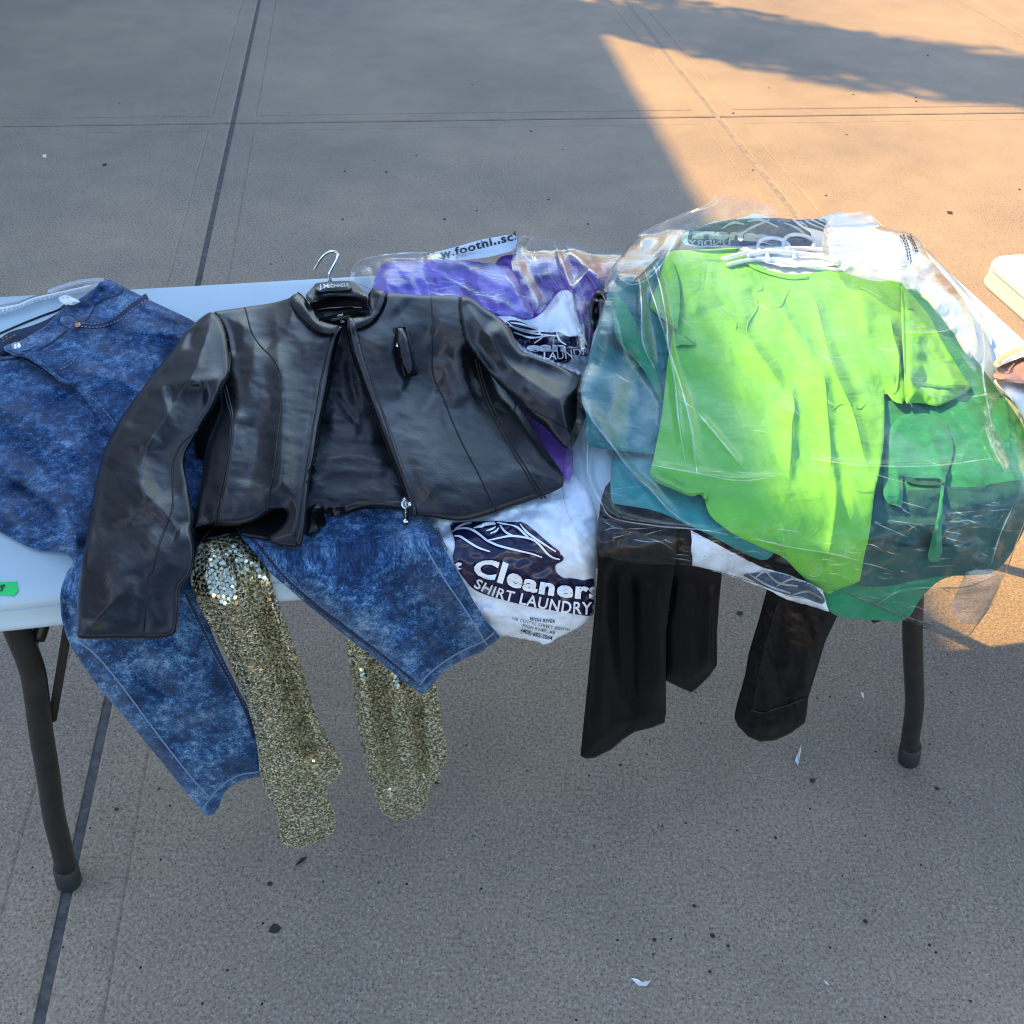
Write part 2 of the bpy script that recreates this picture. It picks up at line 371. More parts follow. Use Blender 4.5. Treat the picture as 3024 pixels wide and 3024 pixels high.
def tube_geo(pts, rad, seg=12, caps=True, flat=None):
    """round tube along points; rad may be one number or one per point"""
    P = np.asarray(pts, float); n = len(P)
    R = np.full(n, rad, float) if np.isscalar(rad) else np.interp(np.linspace(0, 1, n), np.linspace(0, 1, len(rad)), rad)
    T = np.gradient(P, axis=0); T /= np.linalg.norm(T, axis=1)[:, None]
    u = np.cross(T[0], [0, 0, 1.0]);
    if np.linalg.norm(u) < 1e-3: u = np.cross(T[0], [0, 1.0, 0])
    u /= np.linalg.norm(u); V = []
    for i in range(n):
        u = u - T[i]*(u@T[i]); u /= np.linalg.norm(u); w = np.cross(T[i], u)
        for k in range(seg):
            a = 2*math.pi*k/seg; V.append(P[i]+R[i]*(math.cos(a)*u+math.sin(a)*w*(flat or 1)))
    F = [[i*seg+k, i*seg+(k+1) % seg, (i+1)*seg+(k+1) % seg, (i+1)*seg+k] for i in range(n-1) for k in range(seg)]
    if caps: F += [list(range(seg))[::-1], list(range((n-1)*seg, n*seg))]
    return np.array(V), F
def smooth_path(pts, n=40):
    """Catmull-Rom through points"""
    P = np.asarray(pts, float); m = len(P)
    Q = np.vstack([2*P[0]-P[1], P, 2*P[-1]-P[-2]]); out = []
    for i in range(m-1):
        a, b, c, d = Q[i:i+4]; k = max(2, n//(m-1))
        for t in np.linspace(0, 1, k, endpoint=False):
            out.append(0.5*(2*b+(c-a)*t+(2*a-5*b+4*c-d)*t*t+(3*b-a-3*c+d)*t**3))
    out.append(P[-1]); return np.array(out)

# ------------------------------------------------------------------ where things stand: ground and table frames
def rays(px, py):
    px = np.asarray(px, float); py = np.asarray(py, float)
    return FPX*FWD + (px-CPX)[..., None]*CR - (py-CPX)[..., None]*CU
def ground(px, py, z=0.0):
    d = rays(px, py); k = (z-CAMH)/d[..., 2]
    return np.array([0, 0, CAMH])+d*k[..., None]
TZ = 0.735
TH = math.radians(12.2)
AX = np.array([math.cos(TH), math.sin(TH), 0]); AY = np.array([-math.sin(TH), math.cos(TH), 0])
F0 = ground(0, 1775, TZ); F0[2] = 0
def tw(s, t, z):
    """table frame (along, back, up) to world"""
    s = np.asarray(s, float); t = np.asarray(t, float); z = np.asarray(z, float)
    return F0 + s[..., None]*AX + t[..., None]*AY + z[..., None]*np.array([0, 0, 1.0])
_o = np.array([0, 0, CAMH])-F0
OS, OT, OZ = _o@AX, _o@AY, CAMH
TBACK = 0.775
def at_t(px, py, t):
    """point on the vertical plane t deep in the table frame"""
    d = rays(px, py); k = (t-OT)/(d@AY)
    return np.array([0, 0, CAMH])+d*np.asarray(k)[..., None]
def drape(px, py, off):
    """point lying `off` above the draped surface: table top, round its front edge, then hanging down"""
    px = np.asarray(px, float); py = np.asarray(py, float); off = np.broadcast_to(np.asarray(off, float), px.shape)
    d = rays(px, py); ds, dt, dz = d@AX, d@AY, d[..., 2]
    r0 = 0.014; tc = r0; zc = TZ-r0; R = r0+off
    k1 = (TZ+off-OZ)/dz; t1 = OT+k1*dt
    tb = TBACK-off*0.5
    k2 = (tb-OT)/dt
    # rounded edge
    a = dt*dt+dz*dz; b = 2*((OT-tc)*dt+(OZ-zc)*dz); c = (OT-tc)**2+(OZ-zc)**2-R*R
    disc = np.maximum(b*b-4*a*c, 0); k3 = (-b-np.sqrt(disc))/(2*a); z3 = OZ+k3*dz
    k4 = (tc-R-OT)/dt
    k = np.where(t1 > tb, k2, np.where(t1 >= tc, k1, np.where((z3 >= zc) & (disc > 0), k3, k4)))
    p = np.array([0, 0, CAMH])+d*k[..., None]
    s = OS+k*ds; t = OT+k*dt; z = OZ+k*dz
    v = np.where(t > tc, t, z-TZ)
    return p, np.stack([s, v], -1)

# ------------------------------------------------------------------ noise
_tab = rng.random((256, 256))
def vnoise(x, y):
    xi = np.floor(x).astype(int); yi = np.floor(y).astype(int); xf = x-xi; yf = y-yi
    u = xf*xf*xf*(xf*(xf*6-15)+10); v = yf*yf*yf*(yf*(yf*6-15)+10)
    g = lambda i, j: _tab[(xi+i) & 255, (yi+j) & 255]
    return (g(0, 0)*(1-u)+g(1, 0)*u)*(1-v)+(g(0, 1)*(1-u)+g(1, 1)*u)*v - 0.5
def fbm(x, y, oct=3):
    s = 0; a = 1.0
    for i in range(oct): s = s+a*vnoise(x+17.3*i, y+9.1*i); x = x*2.03; y = y*2.03; a *= 0.5
    return s
def aniso(px, py, ang, sx, sy, seed=0, oct=3):
    c, s = math.cos(ang), math.sin(ang)
    return fbm((px*c+py*s)/sx+seed*13.7, (-px*s+py*c)/sy+seed*7.9, oct)
def crinkle(px, py, scale=90, seed=0, n=5):
    """straight sharp creases in several directions, as in stiff thin plastic"""
    r = np.random.default_rng(100+seed); h = 0
    wx = 0.5*scale*fbm(px/(scale*2.2)+seed, py/(scale*2.2), 2); wy = 0.5*scale*fbm(px/(scale*2.2)+31, py/(scale*2.2)+seed, 2)
    for i in range(n):
        a = r.uniform(0, math.pi); w = scale*r.uniform(0.6, 1.8)
        q = ((px+wx)*math.cos(a)+(py+wy)*math.sin(a))/w+r.uniform(0, 9)
        tri = 2*np.abs(q-np.floor(q+0.5))
        m = np.clip(0.5+1.6*vnoise(px/(scale*1.7)+i*5.1+seed, py/(scale*1.7)+i*3.3), 0, 1)
        h = h+(tri-0.5)*w/scale*m
    return h*0.8

def facet(px, py, scale=60, seed=0):
    """flat angular facets meeting in sharp creases: crumpled film"""
    r = np.random.default_rng(500+seed); a = r.uniform(0, math.pi); k = np.random.default_rng(900+seed).random((64, 64))
    wx = 0.35*scale*fbm(px/(scale*1.6)+seed*3.1, py/(scale*1.6), 1); wy = 0.35*scale*fbm(px/(scale*1.6)+11, py/(scale*1.6)+seed*1.7, 1)
    x = ((px+wx)*math.cos(a)+(py+wy)*math.sin(a))/scale; y = (-(px+wx)*math.sin(a)+(py+wy)*math.cos(a))/(scale*0.7)
    xi = np.floor(x).astype(int); yi = np.floor(y).astype(int); u = x-xi; v = y-yi
    g = lambda i, j: k[(xi+i) & 63, (yi+j) & 63]
    lo = g(0, 0)+u*(g(1, 0)-g(0, 0))+v*(g(1, 1)-g(1, 0)); hi = g(0, 0)+v*(g(0, 1)-g(0, 0))+u*(g(1, 1)-g(0, 1))
    return np.where(u > v, lo, hi)-0.5
def creases(n, poly, seed, angs, lens=(40, 130), keep=None):
    """scattered short fold lines inside an outline"""
    r = np.random.default_rng(seed); P = np.asarray(poly, float); out = []
    x0, y0 = P.min(0); x1, y1 = P.max(0)
    while len(out) < n:
        x, y = r.uniform(x0, x1), r.uniform(y0, y1); a = angs(x, y)+r.normal(0, 0.22); L = r.uniform(*lens)*r.uniform(0.5, 1); b = r.normal(0, 0.10)
        q = [(x+math.cos(a+b*t)*L*t*0.5, y+math.sin(a+b*t)*L*t*0.5) for t in (-1, -0.4, 0.2, 1)]
        Q = np.array(q)
        if inside(Q[:, 0], Q[:, 1], P).all(): out.append(q)
    return out
# ------------------------------------------------------------------ stacked cloth on the draped surface
CELL = 5.0; R0 = -300.0; NC = 730
HMAP = np.zeros((NC, NC))                     # height of whatever lies topmost, over the photo's plane
def shift_max(a, r):
    for ax_ in (0, 1):
        b = a.copy()
        for k in range(1, r+1):
            b = np.maximum(b, np.roll(a, k, ax_)); b = np.maximum(b, np.roll(a, -k, ax_))
        a = b
    return a
def box_blur(a, r):
    for _ in range(2):
        for ax_ in (0, 1):
            c = np.cumsum(np.concatenate([np.repeat(np.take(a, [0], ax_), r+1, ax_), a, np.repeat(np.take(a, [-1], ax_), r, ax_)], ax_), ax_)
            n = a.shape[ax_]
            a = (np.take(c, range(2*r+1, 2*r+1+n), ax_)-np.take(c, range(0, n), ax_))/(2*r+1)
    return a
def sample_h(px, py, H=None):
    H = HMAP if H is None else H
    x = np.clip((np.asarray(px, float)-R0)/CELL, 0, NC-1.001); y = np.clip((np.asarray(py, float)-R0)/CELL, 0, NC-1.001)
    xi = x.astype(int); yi = y.astype(int); xf = x-xi; yf = y-yi
    return (H[yi, xi]*(1-xf)+H[yi, xi+1]*xf)*(1-yf)+(H[yi+1, xi]*(1-xf)+H[yi+1, xi+1]*xf)*yf
def chaikin(P, it=2, closed=True):
    P = np.asarray(P, float)
    for _ in range(it):
        if closed:
            Q = np.roll(P, -1, 0); P = np.stack([0.75*P+0.25*Q, 0.25*P+0.75*Q], 1).reshape(-1, 2)
        else:
            a, b = P[:-1], P[1:]
            P = np.vstack([P[:1], np.stack([0.75*a+0.25*b, 0.25*a+0.75*b], 1).reshape(-1, 2), P[-1:]])
    return P
def dist_line(px, py, P, closed=False):
    """distance, side, nearest point and position along a polyline"""
    P = np.asarray(P, float); A = P; B = np.roll(P, -1, 0)
    if not closed: A, B = P[:-1], P[1:]
    L = np.linalg.norm(B-A, axis=1); cum = np.concatenate([[0], np.cumsum(L)]); tot = cum[-1]
    best = np.full(px.shape, 1e18); side = np.zeros(px.shape); nx = np.zeros(px.shape); ny = np.zeros(px.shape); u = np.zeros(px.shape)
    for i in range(len(A)):
        if L[i] < 1e-9: continue
        d = (B[i]-A[i]); t = np.clip(((px-A[i, 0])*d[0]+(py-A[i, 1])*d[1])/(L[i]**2), 0, 1)
        qx = A[i, 0]+t*d[0]; qy = A[i, 1]+t*d[1]; dd = (px-qx)**2+(py-qy)**2
        m = dd < best
        best = np.where(m, dd, best); nx = np.where(m, qx, nx); ny = np.where(m, qy, ny)
        side = np.where(m, np.sign(d[0]*(py-A[i, 1])-d[1]*(px-A[i, 0])), side); u = np.where(m, (cum[i]+t*L[i])/tot, u)
    return np.sqrt(best), side, nx, ny, u
def inside(px, py, P):
    P = np.asarray(P, float); r = np.zeros(px.shape, bool); Q = np.roll(P, -1, 0)
    for a, b in zip(P, Q):
        c = (a[1] > py) != (b[1] > py)
        with np.errstate(divide='ignore', invalid='ignore'):
            r ^= c & (px < (b[0]-a[0])*(py-a[1])/(b[1]-a[1])+a[0])
    return r
def fold_height(px, py, folds):
    h = np.zeros(px.shape)
    for f in folds:
        pts, amp, w, mode = f
        d, side, _, _, u = dist_line(px, py, chaikin(pts, 2, False))
        tp = np.clip(np.minimum(u, 1-u)*5, 0, 1); tp = tp*tp*(3-2*tp)
        if mode == 'r': g = np.exp(-(d/w)**2)
        elif mode == 'v': g = -np.exp(-(d/w)**2)
        elif mode == 'c': g = -np.exp(-d/w)                      # sharp crease
        else:                                                    # 's' / 'z': a lip, steep on one side
            s = side*d*(1 if mode == 's' else -1)
            g = np.where(s > 0, np.exp(-s/w), np.exp(-(s/(w*0.38+7))**2))
        h += amp*tp*g
    return h
def cloth(name, poly, mat, parent=None, puff=0.02, ew=60, folds=(), noise=(), gap=0.003, br=8, th=0.01, it=2, extra=None, record=True, edge=1.0, label=None, wobble=0.0, base_off=0.0, single=False):
    """a piece of cloth with the traced outline: lies on whatever is below it, swells inwards from its edges, carries folds"""
    P = chaikin(poly, it)
    if wobble:
        d = np.linalg.norm(np.roll(P, -1, 0)-P, axis=1); Q = []
        for a, b, q in zip(P, np.roll(P, -1, 0), d):
            for t in np.linspace(0, 1, max(1, int(q/9)), endpoint=False): Q.append(a+(b-a)*t)
        P = np.array(Q); P = P+wobble*np.stack([fbm(P[:, 0]/17, P[:, 1]/17, 2), fbm(P[:, 0]/17+40, P[:, 1]/17, 2)], 1)
    c0 = int((P[:, 0].min()-R0)//CELL)-2; c1 = int((P[:, 0].max()-R0)//CELL)+3
    r0 = int((P[:, 1].min()-R0)//CELL)-2; r1 = int((P[:, 1].max()-R0)//CELL)+3
    c0, r0 = max(c0, 0), max(r0, 0); c1, r1 = min(c1, NC-1), min(r1, NC-1)
    X, Y = np.meshgrid(R0+CELL*np.arange(c0, c1+1), R0+CELL*np.arange(r0, r1+1))
    ins = inside(X, Y, P)
    dist, _, qx, qy, _ = dist_line(X, Y, P, True)
    cell = ins[:-1, :-1] | ins[1:, :-1] | ins[:-1, 1:] | ins[1:, 1:]
    use = np.zeros(ins.shape, bool)
    for i in (0, 1):
        for j in (0, 1): use[i:ins.shape[0]-1+i, j:ins.shape[1]-1+j] |= cell
    px = np.where(ins, X, qx); py = np.where(ins, Y, qy); sd = np.where(ins, dist, 0)
    pad = 4*br+4
    rr0, rr1, cc0, cc1 = max(r0-pad, 0), min(r1+pad, NC-1), max(c0-pad, 0), min(c1+pad, NC-1)
    sub = HMAP[rr0:rr1+1, cc0:cc1+1]
    B = box_blur(shift_max(sub, br), max(1, br//2 if br < 16 else br)) if br else sub
    B = B[r0-rr0:r1-rr0+1, c0-cc0:c1-cc0+1]; H0 = HMAP[r0:r1+1, c0:c1+1]
    e = np.clip(sd/ew, 0, 1); prof = 0.30*np.sqrt(np.maximum(0, 1-(1-np.clip(sd/min(ew, 16.0), 0, 1))**2))+0.70*np.sin(e*math.pi/2)**2
    h = B+gap+base_off+puff*prof+fold_height(px, py, folds)*np.clip(sd/18, 0.25, 1)
    for (amp, ang, sx, sy, seed) in noise: h = h+amp*aniso(px, py, ang, sx, sy, seed)*np.clip(sd/(0.5*ew), 0.15, 1)
    if extra is not None: h = h+extra(px, py, sd)
    h = np.maximum(h, H0+gap*0.5)
    hb = np.maximum(np.minimum(B+gap*0.5, h-th*(0.25+0.75*prof)), 0.0008)
    idx = np.full(ins.shape, -1); idx[use] = np.arange(use.sum()); n = int(use.sum())
    top, _ = drape(px[use], py[use], h[use]); bot, _ = drape(px[use], py[use], hb[use]); _, uv = drape(px[use], py[use], 0.02)
    rr, cc = np.nonzero(cell)
    q = np.stack([idx[rr, cc], idx[rr+1, cc], idx[rr+1, cc+1], idx[rr, cc+1]], 1)
    if single:
        o = mesh_obj(name, top, q.tolist(), mat, parent, uv=uv)
        if record:
            HM = HMAP[r0:r1+1, c0:c1+1]; HM[ins] = np.maximum(HM[ins], h[ins])
        if label: o['label'] = label
        return o
    ed = {}
    for a, b in ((0, 1), (1, 2), (2, 3), (3, 0)):
        for i, j in zip(q[:, a].tolist(), q[:, b].tolist()):
            if (j, i) in ed: del ed[(j, i)]
            else: ed[(i, j)] = 1
    F = q.tolist()+(q[:, ::-1]+n).tolist()+[[j, i, i+n, j+n] for i, j in ed]
    o = mesh_obj(name, np.vstack([top, bot]), F, mat, parent, uv=np.vstack([uv, uv]), sharp=70)
    if record:
        HM = HMAP[r0:r1+1, c0:c1+1]; HM[ins] = np.maximum(HM[ins], h[ins])
    if label: o['label'] = label
    return o
def sheet(name, poly, mat, parent=None, lift=0.0012, it=1, grid=None, label=None, H=None):
    """a thin printed or stuck-on patch following the surface under it"""
    P = chaikin(poly, it) if it else np.asarray(poly, float)
    g = grid or 10.0
    x0, x1, y0, y1 = P[:, 0].min()-g, P[:, 0].max()+g, P[:, 1].min()-g, P[:, 1].max()+g
    X, Y = np.meshgrid(np.arange(x0, x1+g, g), np.arange(y0, y1+g, g))
    ins = inside(X, Y, P); _, _, qx, qy, _ = dist_line(X, Y, P, True)
    cell = ins[:-1, :-1] | ins[1:, :-1] | ins[:-1, 1:] | ins[1:, 1:]
    use = np.zeros(ins.shape, bool)
    for i in (0, 1):
        for j in (0, 1): use[i:ins.shape[0]-1+i, j:ins.shape[1]-1+j] |= cell
    px = np.where(ins, X, qx)[use]; py = np.where(ins, Y, qy)[use]
    idx = np.full(ins.shape, -1); idx[use] = np.arange(use.sum())
    v, _ = drape(px, py, sample_h(px, py, H)+lift); _, uv = drape(px, py, 0.02)
    rr, cc = np.nonzero(cell)
    q = np.stack([idx[rr, cc], idx[rr+1, cc], idx[rr+1, cc+1], idx[rr, cc+1]], 1)
    o = mesh_obj(name, v, q.tolist(), mat, parent, uv=uv)
    if label: o['label'] = label
    return o
def ribbon_geo(pts, width, lift=0.001, n=None, smooth=True, H=None, crown=0.0):
    P = smooth_path(pts, n or max(8, int(np.sum(np.linalg.norm(np.diff(np.asarray(pts, float), axis=0), axis=1))/8))) if smooth else np.asarray(pts, float)
    T = np.gradient(P, axis=0); T /= np.maximum(np.linalg.norm(T, axis=1), 1e-9)[:, None]; N = np.stack([-T[:, 1], T[:, 0]], 1)
    w = np.full(len(P), width/2.0) if np.isscalar(width) else np.interp(np.linspace(0, 1, len(P)), np.linspace(0, 1, len(width)), np.asarray(width, float)/2)
    A = P+N*w[:, None]; B = P-N*w[:, None]
    rows = [A, P, B]; V = []
    for k, Q in enumerate(rows):
        v, _ = drape(Q[:, 0], Q[:, 1], sample_h(Q[:, 0], Q[:, 1], H)+lift+(crown if k == 1 else 0)); V.append(v)
    n = len(P); F = [[k*n+i, k*n+i+1, (k+1)*n+i+1, (k+1)*n+i] for k in (0, 1) for i in range(n-1)]
    return np.vstack(V), F
def ribbon(name, lines, width, mat, parent, lift=0.001, crown=0.0, label=None, smooth=True):
    g = [ribbon_geo(p, width, lift, crown=crown, smooth=smooth) for p in lines]
    o = mesh_obj(name, *join_geo(g), mat, parent)
    if label: o['label'] = label
    return o
def stitches(name, lines, mat, parent, dash=9, gap=6, width=2.4, lift=0.0014):
    g = []
    for p in lines:
        Q = smooth_path(p, 200); L = np.concatenate([[0], np.cumsum(np.linalg.norm(np.diff(Q, axis=0), axis=1))])
        s = 0
        while s < L[-1]-dash:
            q = np.stack([np.interp([s, s+dash*0.5, s+dash], L, Q[:, k]) for k in (0, 1)], 1)
            g.append(ribbon_geo(q, width, lift, smooth=False, crown=0.0006)); s += dash+gap
    return tag(mesh_obj(name, *join_geo(g), mat, parent), kind='stuff')
def text_geo(s, bold=0.0, shear=0.0, spacing=1.0):
    cu = bpy.data.curves.new("lettering", 'FONT'); cu.body = s; cu.size = 1; cu.offset = bold; cu.shear = shear; cu.space_character = spacing
    cu.resolution_u = 3
    o = bpy.data.objects.new("lettering", cu); col.objects.link(o)
    dg = bpy.context.evaluated_depsgraph_get(); me = o.evaluated_get(dg).to_mesh()
    v = np.array([tuple(x.co) for x in me.vertices]); f = [list(p.vertices) for p in me.polygons]
    o.evaluated_get(dg).to_mesh_clear(); bpy.data.objects.remove(o); bpy.data.curves.remove(cu)
    return v, f
def text(name, s, base, height, mat, parent, bold=0.0, lift=0.0018, up=None, mirror=False, shear=0.0, spacing=1.0, H=None, fn=None):
    """lettering along a baseline (photo pixels), letters `height` tall, lying on the surface"""
    v, f = text_geo(s, bold, shear, spacing)
    x = v[:, 0]-v[:, 0].min(); x /= x.max(); y = v[:, 1]/0.69
    if mirror: x = 1-x
    Bp = smooth_path(base, 60) if len(base) > 2 else np.array([np.array(base[0])+(np.array(base[1])-np.array(base[0]))*t for t in np.linspace(0, 1, 20)])
    L = np.concatenate([[0], np.cumsum(np.linalg.norm(np.diff(Bp, axis=0), axis=1))]); L /= L[-1]
    bx = np.interp(x, L, Bp[:, 0]); by = np.interp(x, L, Bp[:, 1])
    T = np.gradient(Bp, axis=0); T /= np.linalg.norm(T, axis=1)[:, None]
    tx = np.interp(x, L, T[:, 0]); ty = np.interp(x, L, T[:, 1])
    ux, uy = (ty, -tx) if up is None else (np.full(len(x), up[0]), np.full(len(x), up[1]))
    hh = height if np.isscalar(height) else np.interp(x, np.linspace(0, 1, len(height)), height)
    px = bx+ux*y*hh; py = by+uy*y*hh
    w = fn(px, py) if fn else drape(px, py, sample_h(px, py, H)+lift)[0]
    return mesh_obj(name, w, f, mat, parent, smooth=False)
def surf_tube(name, pts, rad, mat, parent, lift=None, n=40, seg=8, smooth=True, geo=False):
    Q = smooth_path(pts, n) if smooth else np.asarray(pts, float)
    v, _ = drape(Q[:, 0], Q[:, 1], sample_h(Q[:, 0], Q[:, 1])+(np.min(rad) if lift is None else lift))
    g = tube_geo(v, rad, seg)
    return g if geo else mesh_obj(name, *g, mat, parent)
def Z(ox, oy, size):
    """coordinates read off an enlarged square of the photo"""
    k = size/1932.0
    return lambda *a: [(ox+x*k, oy+y*k) for x, y in a]
z1 = Z(0, 750, 1000); z2 = Z(500, 700, 1000); z3 = Z(1000, 650, 1000); z4 = Z(1650, 550, 1000)
z5 = Z(2224, 550, 800); z6 = Z(2224, 1250, 800); z7 = Z(1600, 1400, 1000); z8 = Z(0, 1600, 1000); z9 = Z(700, 1600, 1000)
zp = Z(1000, 650, 900); zb = Z(1250, 1480, 600); zt = Z(1900, 550, 800); zg = Z(1650, 700, 400); zh = Z(1650, 1100, 500)
zj = Z(0, 800, 400); zc = Z(850, 1400, 400); zn = Z(850, 700, 300); zl = Z(0, 1650, 500); zr = Z(2724, 950, 300)

# ------------------------------------------------------------------ paved ground
GU = math.radians(9.0)
gu = np.array([math.cos(GU), math.sin(GU)]); gv = np.array([-math.sin(GU), math.cos(GU)])
def gfr(px, py):
    p = ground(np.array(float(px)), np.array(float(py)))[:2]; return p@gu, p@gv
uA = np.mean([gfr(757, 0)[0], gfr(690, 358)[0], gfr(299, 2224)[0], gfr(132, 2946)[0]])
uB = np.mean([gfr(1839, 0)[0], gfr(2131, 355)[0], gfr(2360, 639)[0]])
vH = np.mean([gfr(690, 358)[1], gfr(1500, 350)[1], gfr(2400, 348)[1]])
dU = uB-uA; dV = 2.72
v_, f_ = box_geo(-150, 150, -150, 150, -0.35, -0.012)
g_ = mesh_obj('ground', v_, f_, 'ground', smooth=False); tag(g_, 'grey brown concrete ground spreading away on every side', None, None, 'structure')
pave = bpy.data.objects.new('pavement', None); col.objects.link(pave); tag(pave, 'speckled concrete pavement cut into large slabs', None, None, 'structure')
jw = 0.0085
def slab_geo(u0, u1, v0, v1):
    """one slab: rounded arris, tooled margin a little lower than the field"""
    loops = [(0.0, -0.0115), (0.001, -0.004), (0.006, -0.0012), (0.013, -0.0004), (0.082, -0.0010), (0.0875, -0.0032), (0.092, 0.0)]
    V = []
    for d, z in loops:
        for (a, b) in ((u0+d, v0+d), (u1-d, v0+d), (u1-d, v1-d), (u0+d, v1-d)):
            p = a*gu+b*gv; V.append((p[0], p[1], z))
    F = []
    for i in range(len(loops)-1):
        for k in range(4): F.append((i*4+k, i*4+(k+1) % 4, (i+1)*4+(k+1) % 4, (i+1)*4+k))
    n = (len(loops)-1)*4; F.append((n, n+1, n+2, n+3))
    return V, F
for i in range(-4, 6):
    for j in range(-4, 4):
        u0 = uA+i*dU; v0 = vH+j*dV
        V, F = slab_geo(u0+jw, u0+dU-jw, v0+jw*0.55, v0+dV-jw*0.55)
        mesh_obj('slab', V, F, 'concrete', pave, smooth=False)
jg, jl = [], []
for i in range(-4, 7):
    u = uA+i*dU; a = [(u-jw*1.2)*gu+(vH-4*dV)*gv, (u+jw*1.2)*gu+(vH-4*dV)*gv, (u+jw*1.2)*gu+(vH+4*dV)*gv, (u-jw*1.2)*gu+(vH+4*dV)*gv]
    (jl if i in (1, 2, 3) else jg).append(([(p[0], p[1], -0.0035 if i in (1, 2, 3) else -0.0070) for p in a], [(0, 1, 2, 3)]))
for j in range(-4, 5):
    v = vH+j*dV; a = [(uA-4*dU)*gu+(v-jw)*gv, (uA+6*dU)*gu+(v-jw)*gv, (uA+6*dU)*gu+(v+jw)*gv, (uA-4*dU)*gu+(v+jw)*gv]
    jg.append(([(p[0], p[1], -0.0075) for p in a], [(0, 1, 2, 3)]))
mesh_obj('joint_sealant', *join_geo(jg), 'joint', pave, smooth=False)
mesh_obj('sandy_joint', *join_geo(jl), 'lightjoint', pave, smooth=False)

# ------------------------------------------------------------------ unseen building, added so that its roof edge shades the left of the picture
UD = math.radians(97.3); bu = np.array([math.cos(UD), math.sin(UD)]); bn = np.array([bu[1], -bu[0]])
HR = 6.0; cot = 1/math.tan(SUN_EL)
sunh = np.array([math.cos(SUN_AZ), math.sin(SUN_AZ)])
pb = ground(np.array(1934.0), np.array(360.0))[:2]
E0 = pb-sunh*HR*cot
bld = empty('shade_building', (float(E0[0]), float(E0[1]), 0), 'unseen blue grey building with two rows of windows, added to cast the shade', 'building')
def bw(a, d, z): p = E0+a*bu+d*bn; return (p[0], p[1], z)
def bbox(a0, a1, d0, d1, z0, z1):
    v = [bw(a, d, z) for z in (z0, z1) for d in (d0, d1) for a in (a0, a1)]
    return np.array(v), [(0, 2, 3, 1)[::-1], (4, 5, 7, 6)[::-1], (0, 1, 5, 4)[::-1], (2, 6, 7, 3)[::-1], (0, 4, 6, 2)[::-1], (1, 3, 7, 5)[::-1]]
mesh_obj('wall', *bbox(-5.2, 16, -9, -0.15, -0.01, HR-0.3), 'brick', bld, smooth=False)
mesh_obj('roof', *bbox(-5.4, 16.2, -9.2, 0, HR-0.3, HR), 'trimm', bld, smooth=False)
for row in (1.0, 3.7):
    for k in range(5):
        a = -3.2+k*4.0
        w_ = mesh_obj('window', *join_geo([bbox(a-0.8, a+0.8, -0.15, -0.09, row, row+0.08), bbox(a-0.8, a+0.8, -0.15, -0.09, row+1.5, row+1.58), bbox(a-0.8, a-0.72, -0.15, -0.09, row+0.08, row+1.5), bbox(a+0.72, a+0.8, -0.15, -0.09, row+0.08, row+1.5)]), 'trimm', bld, smooth=False)
        mesh_obj('pane', *bbox(a-0.72, a+0.72, -0.149, -0.12, row+0.08, row+1.5), 'glass', w_, smooth=False)

# ------------------------------------------------------------------ the tree whose crown shades the upper right
tx, ty = -4.0, 8.52
tree = empty('slender_tree', (tx, ty, 0), 'slender upright tree with a narrow leafy crown near the building', 'tree')
trunk = [tube_geo(smooth_path([(tx, ty, -0.02), (tx+0.03, ty, 2.5), (tx-0.02, ty+0.03, 5.0), (tx, ty, 8.9)], 24), np.linspace(0.10, 0.015, 25), 10)]
for k in range(40):
    z = random.uniform(4.6, 8.3); a = random.uniform(0, 6.28); L = 0.42
    trunk.append(tube_geo([(tx, ty, z), (tx+0.5*L*math.cos(a), ty+0.5*L*math.sin(a), z+0.25), (tx+L*math.cos(a), ty+L*math.sin(a), z+0.6)], [0.02, 0.012, 0.005], 5))
mesh_obj('trunk', *join_geo(trunk), 'bark', tree)
LV, LF = [], []
for k in range(7600):
    z = random.uniform(4.7, 9.0); a = random.uniform(0, 6.283)
    rr = 0.62*math.sqrt(random.random())*(0.75+0.5*math.sin(3*a+z*2.3)*0.5)*(1.0 if z < 8 else (9.1-z)*0.9+0.1)
    c = np.array([tx+rr*math.cos(a), ty+rr*math.sin(a), z]); n = np.array([random.gauss(0, 1) for _ in range(3)]); n /= np.linalg.norm(n)
    u = np.cross(n, [0.3, 0.2, 0.9]); u /= np.linalg.norm(u); w = np.cross(n, u); s = random.uniform(0.045, 0.075); b = len(LV)
    LV += [c-u*s, c-w*s*0.55, c+u*s*1.2, c+w*s*0.55]; LF.append((b, b+1, b+2, b+3))
mesh_obj('crown', LV, LF, 'foliage', tree, smooth=False)

